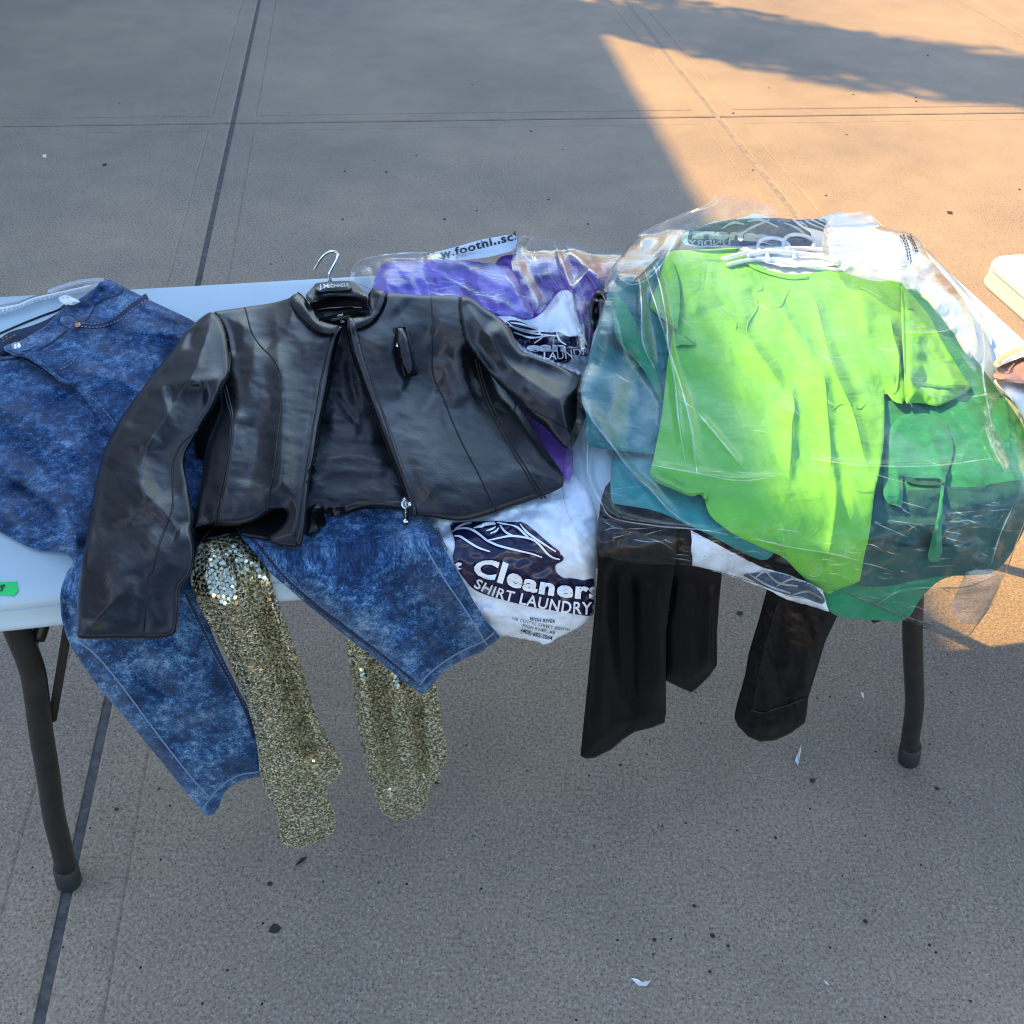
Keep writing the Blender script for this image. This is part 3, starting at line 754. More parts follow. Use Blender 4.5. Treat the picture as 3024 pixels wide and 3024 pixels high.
# ------------------------------------------------------------------ folding tables
def rrect(s0, s1, t0, t1, r, d, n=8):
    P = []
    for cs, ct, a0 in ((s1-r, t1-r, 0), (s0+r, t1-r, 90), (s0+r, t0+r, 180), (s1-r, t0+r, 270)):
        for k in range(n+1):
            a = math.radians(a0+90*k/n); P.append((cs+(r+d)*math.cos(a), ct+(r+d)*math.sin(a)))
    return P
def folding_table(s0, s1, t0, t1, label, left_leg, right_leg, group='white folding tables'):
    o_ = tw((s0+s1)/2, (t0+t1)/2, 0.0)
    T = empty('folding_table', o_, label, 'table', group)
    prof = [(-0.030, 0.0), (-0.016, 0.0), (-0.008, -0.0015), (-0.003, -0.005), (-0.001, -0.010), (-0.0012, -0.0145), (-0.004, -0.0165), (-0.004, -0.0185),
            (-0.0015, -0.020), (-0.001, -0.037), (0.0005, -0.040), (0.0015, -0.044), (0.0005, -0.049), (-0.004, -0.0515), (-0.014, -0.052), (-0.02, -0.048), (-0.022, -0.03)]
    V, F = [], []
    for d, z in prof: V += [tuple(tw(a, b, TZ+z)) for a, b in rrect(s0, s1, t0, t1, 0.05, d)]
    n = 36
    for i in range(len(prof)-1):
        for k in range(n): F.append((i*n+k, (i+1)*n+k, (i+1)*n+(k+1) % n, i*n+(k+1) % n))
    F.append(tuple(range(n))); F.append(tuple(range((len(prof)-1)*n, len(prof)*n))[::-1])
    mesh_obj('tabletop', V, F, 'plastic', T, sharp=50)
    tm = t0+t1
    for leg, sg in ((left_leg, 1), (right_leg, -1)):
        for front in (True, False):
            f = (lambda t: t) if front else (lambda t: tm-t)
            P = np.array([tuple(tw(s, f(t), z)) for s, t, z in leg])
            L = mesh_obj('leg', *tube_geo(smooth_path(P, 60), 0.0165, 16), 'steel', T)
            a, b = P[-1], P[-2]; dr = (b-a)/np.linalg.norm(b-a)
            mesh_obj('foot_cap', *tube_geo([a, a+dr*0.004, a+dr*0.05, a+dr*0.052], [0.0175, 0.0198, 0.0198, 0.017], 16), 'rubber', L)
            s_, t_, z_ = leg[0]
            mesh_obj('leg_brace', *tube_geo(smooth_path([tuple(tw(s_+0.012*sg, f(t_+0.012), 0.568)), tuple(tw(s_+0.03*sg, f(t_+0.03), 0.60)), tuple(tw(s_+0.055*sg, f(t_+0.055), 0.63)), tuple(tw(s_+0.10*sg, f(t_+0.09), 0.685))], 20), 0.010, 10), 'steel', T)
            v = []
            for s, z in ((s_-0.010*sg, 0.40), (s_+0.095*sg, 0.70)):
                for ds, dt in ((-0.007, -0.009), (0.007, -0.009), (0.007, -0.0075), (-0.005, -0.0075), (-0.005, 0.0075), (0.007, 0.0075), (0.007, 0.009), (-0.007, 0.009)):
                    v.append(tuple(tw(s+ds, f(t_+0.018)+dt, z+ds*0.3)))
            fs = [(i, (i+1) % 8, 8+(i+1) % 8, 8+i) for i in range(8)]
            mesh_obj('strut', v, fs, 'steel', T, smooth=False)
        s_, t_, z_ = leg[1]
        mesh_obj('crossbar', *tube_geo([tuple(tw(s_, t_+0.01, 0.55)), tuple(tw(s_, tm-t_-0.01, 0.55))], 0.010, 12), 'steel', T)
        mesh_obj('pivot_bar', *tube_geo([tuple(tw(s_, t_-0.03, 0.70)), tuple(tw(s_, tm-t_+0.03, 0.70))], 0.011, 12), 'steel', T)
    return T
LL = [(-0.028, .087, .70), (-0.031, .087, .601), (-0.031, .087, .554), (-0.033, .087, .513), (-0.041, .087, .462), (-0.054, .087, .386), (-0.069, .087, .285), (-0.084, .087, .193), (-0.093, .087, .110), (-0.102, .087, .035), (-0.106, .087, .001)]
RL = [(1.235, .087, .70), (1.250, .087, .60), (1.275, .087, .50), (1.307, .087, .389), (1.335, .087, .301), (1.376, .087, .177), (1.398, .087, .080), (1.412, .087, .03), (1.418, .087, .001)]
folding_table(-0.26, 1.57, 0.0, 0.765, 'long white folding table covered with clothes on black bent legs', LL, RL)
sh = lambda P, ds, dt: [(s+ds, t+dt, z) for s, t, z in P]
folding_table(1.665, 3.495, -0.06, 0.70, 'white folding table at the right edge with only its corner in view', sh(LL, 1.925, -0.06), sh(RL, 1.925, -0.06))

def anchor(x, y, z=None):
    """where a thing stands: a point on the table under the given photo point"""
    p, _ = drape(np.array(float(x)), np.array(float(y)), 0.0); return tuple(float(q) for q in p)

# ------------------------------------------------------------------ clear plastic clip hanger behind the jeans
H1 = empty('clip_hanger', anchor(150, 920), 'clear plastic clip hanger with a white size tag above the blue jeans', 'hanger')
cloth('hanger_bar', zj((-200, 540), (0, 480), (250, 440), (480, 355), (780, 290), (1000, 235), (1250, 180), (1500, 150), (1500, 230), (1250, 300), (950, 345), (700, 400), (480, 460), (250, 560), (0, 640), (-200, 700)), 'clearplastic', H1, 0.008, 14, gap=0.004, br=0, th=0.004)
surf_tube('hanger_arch', zj((700, 300), (860, 235), (1000, 190), (1180, 150), (1330, 135), (1480, 130)), 0.004, 'clearplastic', H1, lift=0.022)
surf_tube('hanger_rib', zj((-150, 560), (250, 490), (480, 400), (900, 300), (1300, 215)), 0.0018, 'whitehang', H1, lift=0.004)
stitches('raised_marks', [zj((-100, 560), (250, 505), (480, 425), (820, 335)), zj((-100, 590), (250, 530), (480, 450), (820, 360))], 'white', H1, 6, 7, 5, 0.0016)
surf_tube('elastic_cord', zj((-200, 975), (0, 890), (300, 760), (600, 640), (830, 555), (920, 490)), 0.0016, 'rubber', H1)

# ------------------------------------------------------------------ acid wash jeans: hips and the leg over the left part of the table
JE = empty('jeans', anchor(300, 1150), 'acid wash blue denim jeans lying at the left and hanging over the front edge', 'jeans')
cloth('back_waistband', z1((-120, 560), (0, 480), (60, 440), (150, 420), (270, 375), (340, 330), (420, 300), (420, 420), (300, 470), (120, 520), (20, 590), (-120, 640)), 'denim_dark', JE, 0.006, 20, gap=0.006, br=4)
cloth('leg', z1((-560, 480), (-200, 560), (0, 590), (100, 570), (340, 640), (520, 810), (640, 930), (760, 1080), (900, 1240), (1060, 1480), (1180, 1700))+z8((1170, 420), (1260, 640), (1350, 820), (1420, 950), (1475, 1130), (1508, 1290), (1522, 1332), (1460, 1345), (1370, 1362), (1290, 1412), (1262, 1470), (1250, 1520), (1205, 1566), (1168, 1556), (1100, 1475), (1000, 1355), (900, 1228), (760, 1060), (650, 930), (560, 830), (470, 700), (400, 595), (352, 460), (343, 340), (345, 270), (385, 160))+z1((425, 1760), (395, 1715), (345, 1698), (290, 1694), (200, 1688), (100, 1640), (0, 1585), (-200, 1490), (-560, 1400)), 'denim', JE, 0.016, 110,
      folds=[(z1((-200, 820), (60, 900), (300, 1010), (520, 1200)), 0.0180, 60, 'z'), (z1((-250, 1000), (0, 1050), (220, 1160), (450, 1380)), 0.0180, 46, 'v'),
             (z1((-250, 1180), (0, 1190), (220, 1290), (400, 1480), (450, 1640), (430, 1800)), 0.0300, 55, 'z'), (z1((0, 1400), (160, 1490), (330, 1610), (440, 1720)), 0.0180, 34, 'r'),
             (z1((60, 1300), (220, 1380), (360, 1530)), 0.0105, 30, 'v'), (z1((280, 760), (330, 880), (470, 1010), (700, 1240)), 0.0180, 46, 'v'),
             (z8((420, 250), (480, 520), (700, 850), (1000, 1250), (1190, 1500)), 0.0105, 34, 'r'), (z8((900, 500), (1000, 760), (1180, 1060)), 0.0120, 60, 'r'), (z8((700, 560), (960, 930)), 0.0090, 46, 'v'), (z8((350, 300), (420, 600)), 0.0090, 24, 'v')],
      noise=[(0.007, 0.6, 150, 60, 3, ), (0.002, 0.5, 44, 26, 4)], gap=0.004, th=0.02)
cloth('hip', z1((540, 195), (575, 155), (602, 140), (640, 150), (720, 195), (800, 235), (900, 285), (1000, 330), (1125, 390), (1400, 600), (1400, 1350), (1150, 1500), (900, 1330), (760, 1180), (640, 1050), (560, 930), (480, 820), (430, 760), (350, 720), (300, 690), (240, 640), (170, 590), (130, 570), (110, 590), (70, 575), (15, 545), (30, 520), (110, 500), (160, 470), (280, 400), (340, 320), (380, 290), (460, 255)), 'denim', JE, 0.014, 70,
      folds=[(z1((60, 470), (330, 420), (470, 330), (720, 200)), 0.0075, 16, 'v'), (z1((420, 560), (700, 620), (1000, 560)), 0.0150, 60, 'r'), (z1((420, 700), (560, 690), (760, 760), (900, 860)), 0.0180, 44, 's'),
             (z1((640, 420), (900, 440), (1050, 470)), 0.0150, 36, 'z'), (z1((560, 480), (820, 520), (1020, 640)), 0.0120, 40, 'v'), (z1((520, 300), (560, 250), (600, 180)), 0.0090, 26, 'v'), (z1((760, 260), (900, 330), (1050, 400)), 0.0105, 30, 'z')],
      noise=[(0.006, 0.7, 130, 50, 8), (0.002, 0.5, 44, 26, 9)], gap=0.004, th=0.014)
ribbon('waist_seam', [z1((720, 195), (660, 240), (600, 255), (560, 275), (540, 300), (500, 370), (440, 410)), z1((385, 435), (300, 500), (220, 545)), z1((0, 605), (60, 600), (110, 595))], 4.5, 'denim_dark', JE, 0.0012)
ribbon('pocket_seam', [z1((440, 400), (560, 405), (660, 370), (760, 290), (840, 240))], 18, 'denim_dark', JE, 0.001, 0.001)
stitches('stitching', [z1((450, 392), (560, 395), (650, 360), (750, 280), (825, 235)), z1((440, 412), (565, 416), (670, 380), (775, 300), (850, 250)), z1((340, 590), (430, 590), (380, 640), (330, 660)), z1((280, 690), (200, 640), (110, 590)),
                       z1((380, 590), (390, 610), (350, 640)), z1((490, 795), (560, 850), (620, 920), (670, 990))], 'thread', JE, 7, 4, 3)
cloth('belt_loop', z1((345, 360), (395, 350), (440, 385), (455, 400), (440, 425), (425, 438), (360, 405), (340, 385)), 'denim2', JE, 0.004, 8, gap=0.004, br=2)
cloth('fly_edge', z1((18, 540), (60, 560), (110, 585), (150, 590), (230, 640), (300, 690), (350, 740), (420, 745), (430, 735), (360, 715), (310, 675), (250, 620), (180, 572), (120, 556), (70, 548)), 'denim2', JE, 0.004, 7, gap=0.003, br=2)
def disc(name, c, r, mat, parent, lift=0.002):
    a = np.linspace(0, 2*math.pi, 17)[:-1]; g = []
    rim = np.array([(c[0]+r*math.cos(t), c[1]+r*0.8*math.sin(t)) for t in np.linspace(0, 2*math.pi, 25)])
    v, _ = drape(np.r_[c[0]+r*np.cos(a), c[0]+0.6*r*np.cos(a), c[0]], np.r_[c[1]+0.8*r*np.sin(a), c[1]+0.48*r*np.sin(a), c[1]], np.r_[sample_h(c[0], c[1])+lift*0.4+0*a, sample_h(c[0], c[1])+lift+0*a, sample_h(c[0], c[1])+lift*0.6])
    F = [(i, 16+i, 16+(i+1) % 16, (i+1) % 16) for i in range(16)]+[(16+i, 32, 16+(i+1) % 16) for i in range(16)]
    return mesh_obj(name, v, F, mat, parent)
disc('rivet', zj((1103, 768))[0], 9.5, 'copper', JE, 0.004)
disc('button', zj((225, 1068))[0], 14, 'chrome', JE, 0.004)
ribbon('buttonhole', [zj((270, 1130), (380, 1120), (450, 1080), (530, 1040)), zj((300, 1060), (350, 1010), (395, 985))], 3.5, 'thread', JE, 0.0012)
text('waistband_label', 'lucky', zj((30, 1020), (240, 915)), 13, 'white', JE, bold=0.01) if False else stitches('label_print', [zj((30, 1010), (130, 960), (240, 900)), zj((20, 965), (80, 940), (150, 925))], 'goldink', JE, 8, 4, 5)
ribbon('side_seam', [z8((440, 560), (560, 660), (700, 830), (900, 1100), (1080, 1330), (1195, 1460))], 5, 'thread', JE, 0.0008, 0.0010)
ribbon('inner_seam', [z8((1030, 250), (1130, 430), (1230, 640), (1330, 820), (1400, 960), (1450, 1120))], 9, 'denim_dark', JE, 0.001, 0.001)
stitches('seam_stitching', [z8((1050, 300), (1120, 450), (1215, 640), (1315, 820), (1385, 960)), z8((1075, 300), (1140, 440), (1240, 640), (1340, 820), (1410, 960))], 'thread', JE, 6, 4, 2.4)
ribbon('hem_seam', [z8((1190, 1480), (1235, 1420), (1285, 1375), (1370, 1330), (1460, 1315), (1515, 1300)), z8((1150, 1540), (1185, 1480))], 4.5, 'thread', JE, 0.001)
TG = tag(cloth('size_tag', zj((820, 385), (880, 360), (940, 338), (1050, 385), (1155, 435), (1100, 465), (1040, 495), (960, 480), (895, 470)), 'white', None, 0.008, 12, gap=0.012, br=3), 'white size tag with dark bars clipped above the waistband of the jeans', 'tag')
ribbon('barcode_bar', [zj((905, 375), (1075, 450)), zj((935, 365), (1105, 440)), zj((880, 385), (1045, 463)), zj((965, 375), (1120, 445))], 3.2, 'ink', TG, 0.0012, smooth=False)

# ------------------------------------------------------------------ black trousers hanging at the right, and printed bag hanging in the middle
PB = empty('printed_bag', anchor(1500, 1560), 'white laundry bag with navy mountain print hanging below the black jacket', 'garment bag')
cloth('white_film', zb((-300, -260), (200, -420), (900, -400), (1400, -300), (1560, -100), (1640, 60), (1657, 300), (1645, 700), (1628, 1000), (1605, 1095), (1520, 1180), (1390, 1250), (1262, 1308), (1222, 1345), (1180, 1360), (1132, 1370), (1090, 1335), (1020, 1330), (960, 1310), (890, 1302), (830, 1285), (760, 1285), (640, 1260), (300, 1000), (-100, 500)), 'whitefilm', PB, 0.016, 60,
      folds=[(zb((1400, 100), (1450, 400), (1560, 760)), 0.008, 20, 'r'), (zb((300, 300), (700, 620), (1100, 800)), 0.006, 46, 'r'), (zb((400, 700), (800, 1000), (1400, 1150)), 0.006, 30, 'v'), (zb((900, 200), (1000, 500), (1500, 900)), 0.006, 40, 'v')],
      noise=[(0.008, 0.5, 90, 50, 14), (0.004, -0.4, 34, 24, 15)], extra=lambda x, y, sd: 0.003*crinkle(x, y, 60, 3), gap=0.004, th=0.012)
sheet('printed_panel', zb((245, 205), (400, 200), (560, 190), (700, 188), (850, 200), (950, 195), (1050, 270), (1150, 360), (1230, 430), (1296, 470), (1300, 505), (1332, 525), (1338, 555), (1310, 580), (1260, 600), (1250, 645), (1270, 685), (1335, 738), (1400, 733), (1480, 745), (1530, 760), (1575, 740), (1635, 738), (1630, 1040), (1610, 1095), (1500, 1085), (1300, 1050), (1100, 1020), (950, 990), (800, 950), (650, 910), (550, 875), (480, 840), (410, 770), (330, 650), (270, 540), (300, 450), (300, 380), (275, 300)), 'navy', PB, 0.0012, 1, grid=6)
ribbon('print_lines', [zb((275, 290), (320, 265), (400, 255), (470, 275), (540, 320), (600, 370), (660, 400), (740, 430), (900, 470), (1030, 500), (1130, 535)), zb((295, 330), (350, 335), (420, 380), (520, 440), (635, 480)),
                       zb((600, 375), (720, 350), (830, 330), (940, 340), (1040, 365), (1110, 420), (1180, 500), (1240, 540), (1300, 555)), zb((730, 225), (760, 270), (800, 305), (860, 330)), zb((920, 215), (980, 290), (1060, 350), (1150, 410), (1260, 480)),
                       zb((830, 225), (900, 250), (960, 310), (1000, 340)), zb((300, 265), (380, 220), (460, 205)), zb((480, 255), (540, 235), (620, 220), (690, 215))], [3, 6.5, 6, 6, 3.5], 'white', PB, 0.0045)
ribbon('print_ticks', [zb((600, 280), (650, 265), (690, 240)), zb((635, 308), (690, 285), (720, 250)), zb((500, 250), (560, 240), (600, 215)), zb((700, 200), (760, 215), (830, 225)), zb((560, 215), (620, 205), (680, 200))], [2.5, 5.5, 3], 'white', PB, 0.0045)
text('lettering', '&', zb((300, 660), (365, 690)), 30, 'white', PB, bold=0.03, lift=0.0024) if False else sheet('letter_end', zb((300, 600), (330, 580), (368, 590), (360, 612), (335, 616), (325, 650), (340, 640), (365, 638), (350, 650), (330, 648)), 'white', PB, 0.0045, 0, grid=4)
text('lettering', 'Cleaners', zb((465, 690), (720, 765), (1000, 850), (1250, 895), (1480, 920), (1700, 925)), [42, 58, 46, 46, 46, 50], 'white', PB, bold=0.045, lift=0.0060, spacing=1.12)
text('lettering', 'SHIRT LAUNDRY', zb((478, 815), (640, 895), (830, 955), (1100, 1015), (1350, 1062), (1600, 1078)), [27, 30, 32, 34, 36], 'white', PB, bold=0.018, lift=0.0060, spacing=1.08)
text('lettering', 'HIGH RIVER', zb((1015, 1130), (1130, 1150), (1255, 1160)), 9.5, 'ink', PB, bold=0.03, lift=0.0022, spacing=1.1)
text('lettering', '108 CENTRE STREET SOUTH', zb((842, 1128), (1000, 1165), (1200, 1210), (1388, 1238)), 8.5, 'ink', PB, bold=0.004, lift=0.0022, spacing=1.15)
text('lettering', 'HIGH RIVER, AB', zb((942, 1195), (1100, 1235), (1250, 1270)), 9, 'ink', PB, bold=0.004, lift=0.0022, spacing=1.1)
text('lettering', '(403) 652-2564', zb((925, 1245), (1080, 1290), (1225, 1322)), 11, 'ink', PB, bold=0.02, lift=0.0022)
text('lettering', 'OKOTOKS', zb((118, 255), (150, 360), (215, 480)), 9, 'ink', PB, bold=0.02, lift=0.0022, spacing=1.1)

BT = empty('black_trousers', anchor(1990, 1500), 'shiny black trousers hanging over the front edge under the clear bag', 'trousers')
cloth('body', [(1772, 1650), (1766, 1500), (1800, 1400), (2000, 1360), (2350, 1450), (2490, 1720), (2440, 1780), (2300, 1720), (2150, 1660), (2000, 1640), (1850, 1650)], 'voidblack', BT, 0.012, 50, noise=[(0.006, 0.3, 90, 30, 90)], th=0.01)
cloth('leg', z7((760, 330), (740, 620), (705, 900), (700, 1175), (780, 1215), (855, 1248), (905, 1205), (955, 1155), (1000, 1090), (1000, 900), (1015, 700), (1035, 500), (1040, 300)), 'satin', BT, 0.008, 40, it=0, folds=[(z7((985, 600), (965, 900), (950, 1150)), 0.0072, 19, 'r'), (z7((830, 560), (800, 800), (860, 1200)), 0.0048, 48, 'r')], noise=[(0.004, 1.5, 200, 40, 3)], th=0.03, gap=0.002)
cloth('leg', z7((322, 250), (318, 560), (300, 800), (270, 1100), (240, 1400), (220, 1608), (250, 1624), (300, 1620), (400, 1570), (470, 1510), (530, 1472), (620, 1450), (700, 1420), (710, 1360), (708, 1180), (712, 900), (735, 700), (770, 480), (770, 300)), 'satin', BT, 0.010, 50, it=0, folds=[(z7((350, 420), (340, 800), (320, 1200), (330, 1600)), 0.0096, 31, 'r'), (z7((470, 450), (480, 900), (530, 1440)), 0.0132, 40, 'v'), (z7((600, 500), (610, 900), (650, 1400)), 0.0084, 43, 'r')], noise=[(0.004, 1.5, 260, 40, 5)], th=0.03, gap=0.002)
cloth('leg', z7((1310, 560), (1240, 820), (1180, 1020), (1158, 1150), (1110, 1320), (1097, 1390), (1120, 1440), (1180, 1500), (1245, 1528), (1330, 1520), (1420, 1480), (1500, 1420), (1512, 1370), (1520, 1280), (1560, 1150), (1620, 950), (1692, 800), (1740, 600), (1500, 520)), 'satin', BT, 0.010, 50, it=0, folds=[(z7((1350, 700), (1280, 950), (1230, 1200), (1200, 1380)), 0.0072, 24, 'z'), (z7((1480, 760), (1420, 960), (1390, 1180)), 0.0084, 31, 'r'), (z7((1600, 860), (1540, 1050), (1500, 1300)), 0.0060, 24, 'r')], noise=[(0.008, 1.4, 120, 40, 7), (0.003, 0.3, 40, 22, 6)], th=0.03, gap=0.002)
ribbon('hem_seam', [z7((1190, 1345), (1260, 1365), (1320, 1345), (1400, 1320), (1470, 1295), (1520, 1270))], 5, 'piping', BT, 0.001, 0.001)
ribbon('side_seam', [z7((1350, 720), (1285, 950), (1235, 1160), (1205, 1350))], 4, 'piping', BT, 0.001, 0.001)

# ------------------------------------------------------------------ gold sequin trousers
def sequins(name, poly, ang, parent, pitch=15.0, rad=0.0024, seed=1):
    P = chaikin(poly, 2); r = np.random.default_rng(seed)
    c = P.mean(0); n = 140; I, J = np.meshgrid(np.arange(-n, n), np.arange(-n, n))
    gx = (I+0.5*(J % 2))*pitch; gy = J*pitch*0.86
    x = c[0]+gx*math.cos(ang)-gy*math.sin(ang); y = c[1]+gx*math.sin(ang)+gy*math.cos(ang)
    x = x+2.4*fbm(x/60, y/60, 2)*5; y = y+2.4*fbm(x/60+9, y/60+5, 2)*5
    x = x+r.normal(0, 0.9, x.shape); y = y+r.normal(0, 0.9, y.shape)
    d, _, _, _, _ = dist_line(x, y, P, True); k = inside(x, y, P) & (d > 3) & (r.random(x.shape) > 0.04)
    x, y = x[k], y[k]
    w = lambda a, b: drape(a, b, sample_h(a, b))[0]
    e = 5.0; du = w(x+e, y)-w(x-e, y); dv = w(x, y-e)-w(x, y+e); N = np.cross(du, dv); N /= np.linalg.norm(N, axis=1)[:, None]
    N = N+r.normal(0, 0.11, N.shape)+0.10*np.stack([fbm(x/40, y/40, 2)]*3, 1); N /= np.linalg.norm(N, axis=1)[:, None]
    U = np.cross(N, [0.2, 0.1, 1.0]); U /= np.linalg.norm(U, axis=1)[:, None]; W = np.cross(N, U)
    C = drape(x, y, sample_h(x, y)+0.0016)[0]
    ph = r.uniform(0, 1, len(x)); V = []
    for i in range(6):
        a = ph+i*math.pi/3; V.append(C+rad*(np.cos(a)[:, None]*U+np.sin(a)[:, None]*W))
    V = np.stack(V, 1).reshape(-1, 3); F = [list(range(6*i, 6*i+6)) for i in range(len(x))]
    o = mesh_obj(name, V, F, 'sequin', parent, smooth=False); o['kind'] = 'stuff'; return o
SQ = empty('sequin_trousers', anchor(650, 1620), 'gold sequin trousers with two legs hanging down the front between the jeans legs', 'trousers')
sr = z9((560, 330), (600, 440), (622, 560), (640, 700), (670, 900), (690, 1060), (720, 1220), (760, 1360), (790, 1460), (812, 1530), (850, 1562), (900, 1586), (960, 1594), (1020, 1572), (1072, 1540), (1090, 1480), (1096, 1400), (1130, 1370), (1176, 1300), (1203, 1230), (1197, 1150), (1182, 1080), (1165, 1000), (1150, 880), (1120, 760), (1000, 500), (800, 350))
cloth('leg', sr, 'sequinbase', SQ, 0.016, 50, folds=[(z9((780, 600), (820, 900), (860, 1200), (890, 1500)), 0.0243, 26, 'v'), (z9((880, 700), (950, 1000), (990, 1300), (1010, 1540)), 0.0189, 34, 'r'), (z9((1000, 800), (1030, 1100), (1060, 1400)), 0.0243, 18, 'v'), (z9((700, 700), (740, 1000), (800, 1350)), 0.0162, 36, 'r')], noise=[(0.004, 1.3, 120, 40, 21)], th=0.03, gap=0.003)
sequins('sequins', sr, 0.25, SQ, seed=4)
sl = z8((1350, -200), (1140, -20), (1112, 100), (1088, 175), (1085, 240), (1118, 330), (1160, 420), (1220, 520), (1280, 620), (1340, 760), (1400, 900), (1440, 1030), (1470, 1180), (1485, 1370), (1540, 1470), (1580, 1560), (1590, 1640), (1606, 1738), (1660, 1756), (1740, 1746), (1800, 1720), (1870, 1690), (1912, 1650), (1916, 1560), (1882, 1480), (1860, 1392), (1930, 1355), (1962, 1305), (1942, 1240), (1890, 1150), (1830, 1030), (1790, 950), (1762, 850), (1722, 720), (1682, 600), (1642, 480), (1602, 380), (1562, 280), (1532, 170), (1500, 100), (1450, 40), (1400, -20))
cloth('leg', sl, 'sequinbase', SQ, 0.016, 50, folds=[(z8((1330, 0), (1440, 250), (1560, 560), (1680, 900), (1780, 1250), (1850, 1420)), 0.0270, 24, 'v'), (z8((1200, 60), (1330, 400), (1500, 800), (1650, 1250), (1720, 1650)), 0.0189, 60, 'r'), (z8((1520, 250), (1650, 620), (1790, 1050), (1900, 1300)), 0.0162, 26, 'r'), (z8((1110, 260), (1250, 480), (1420, 800)), 0.0081, 22, 'v')], noise=[(0.005, 1.1, 120, 40, 22)], th=0.02, gap=0.004)
sequins('sequins', sl, 0.2, SQ, seed=5)

# ------------------------------------------------------------------ the other leg of the jeans, over the right gold leg
jr = z9((-140, -400), (300, -460), (800, -420), (1120, -110), (1190, 50), (1240, 140), (1300, 240), (1350, 340), (1420, 450), (1482, 520), (1502, 545), (1490, 562), (1420, 602), (1405, 628), (1330, 652), (1250, 692), (1190, 732), (1150, 772), (1120, 812), (1070, 872), (1035, 858), (950, 795), (850, 715), (750, 635), (650, 562), (560, 492), (480, 422), (380, 342), (280, 252), (200, 190), (140, 110), (80, 40), (-20, -90))
cloth('leg', jr, 'denim2', JE, 0.012, 60, folds=[(z9((150, -100), (500, 200), (900, 560), (1100, 760)), 0.0120, 60, 'r'), (z9((700, -200), (900, 100), (1150, 420), (1330, 600)), 0.0090, 40, 'v'), (z9((1050, -60), (1150, 150), (1300, 380), (1420, 580)), 0.0090, 26, 'r'), (z9((300, -50), (600, 60), (900, 60)), 0.0075, 40, 'v'), (z9((1190, 730), (1120, 780), (1060, 860)), 0.0120, 16, 'r')], noise=[(0.006, -0.7, 120, 50, 25), (0.003, -0.7, 40, 24, 26)], gap=0.004, th=0.016)
ribbon('leg_seam', [z9((1050, -20), (1120, 110), (1200, 240), (1290, 370), (1400, 545))], 5, 'thread', JE, 0.0008, 0.0012)
ribbon('inner_seam', [z9((60, -40), (150, 60), (220, 150), (300, 235), (400, 325), (500, 405), (600, 480), (700, 555), (850, 670), (1010, 800))], 10, 'denim_dark', JE, 0.001, 0.0012)
stitches('seam_stitching', [z9((130, 0), (210, 110), (290, 205), (400, 300), (500, 380), (600, 455), (700, 530), (850, 650), (1030, 790)), z9((95, 10), (180, 110), (260, 205), (380, 312), (480, 392), (580, 468), (680, 542), (830, 660), (1010, 805))], 'thread', JE, 6, 4, 2.6)
ribbon('hem_seam', [z9((1040, 820), (1080, 770), (1140, 715), (1220, 660), (1310, 610), (1400, 570), (1480, 510)), z9((1395, 545), (1435, 600))], 4.5, 'thread', JE, 0.001)

# ------------------------------------------------------------------ purple clothes in their bag
PU = empty('purple_top', anchor(1600, 900), 'deep purple top inside the clear bag behind the black jacket', 'top')
cloth('body', zp((1000, 240), (1090, 212), (1250, 225), (1400, 235), (1600, 265), (1725, 290), (1735, 400), (1700, 470), (1640, 500), (1600, 820), (1560, 900), (1350, 780), (1180, 620), (1000, 560), (950, 400)), 'purple', PU, 0.014, 40,
      folds=[(zp((1190, 470), (1260, 400), (1360, 330)), 0.014, 20, 'v'), (zp((1150, 320), (1300, 300), (1420, 380)), 0.012, 26, 's'), (zp((1460, 260), (1520, 400), (1640, 430)), 0.014, 24, 'v'), (zp((1560, 300), (1660, 400), (1700, 460)), 0.010, 20, 'r'), (zp((1260, 480), (1310, 560), (1260, 600)), 0.010, 18, 'v'), (zp((1480, 380), (1580, 470)), 0.010, 18, 'r')], noise=[(0.012, 0.8, 70, 36, 31), (0.004, 0.2, 26, 20, 32)])
PV = empty('violet_top', anchor(1250, 880), 'pale violet top under wrinkled milky plastic beside the hanger', 'top')
cloth('body', zp((215, 420), (240, 330), (280, 275), (330, 265), (400, 245), (500, 258), (600, 250), (720, 255), (850, 258), (1000, 285), (1085, 292), (1140, 390), (1190, 490), (1252, 612), (1180, 660), (900, 700), (500, 640), (200, 560)), 'violet', PV, 0.014, 40,
      folds=[(zp((250, 420), (450, 330), (700, 290)), 0.012, 24, 's'), (zp((500, 320), (800, 380), (1150, 520)), 0.012, 24, 'z'), (zp((300, 300), (360, 360), (330, 440)), 0.010, 18, 'r'), (zp((700, 430), (900, 500), (1180, 580)), 0.010, 22, 'v')], noise=[(0.012, 0.4, 80, 30, 33)], extra=lambda x, y, sd: 0.007*crinkle(x, y, 50, 9), it=1)
cloth('hem', [(1480, 1150), (1560, 1185), (1690, 1300), (1695, 1425), (1640, 1400), (1560, 1300), (1490, 1210)], 'purple', PU, 0.004, 16, it=1, br=4)
GB = empty('garment_bag', anchor(1450, 900), 'plastic laundry bag with web address holding purple clothes behind the jacket', 'garment bag')
cloth('white_flap', zp((1080, 600), (1180, 640), (1270, 612), (1340, 520), (1390, 452), (1440, 440), (1475, 448), (1500, 560), (1545, 690), (1600, 850), (1560, 980), (1480, 1020), (1250, 960), (1000, 800), (900, 620)), 'whitefilm', GB, 0.010, 30, extra=lambda x, y, sd: (0.012*crinkle(x, y, 48, 5)+0.006*crinkle(x, y, 22, 6))*np.clip((y-960)/60, 0.08, 1), br=3)
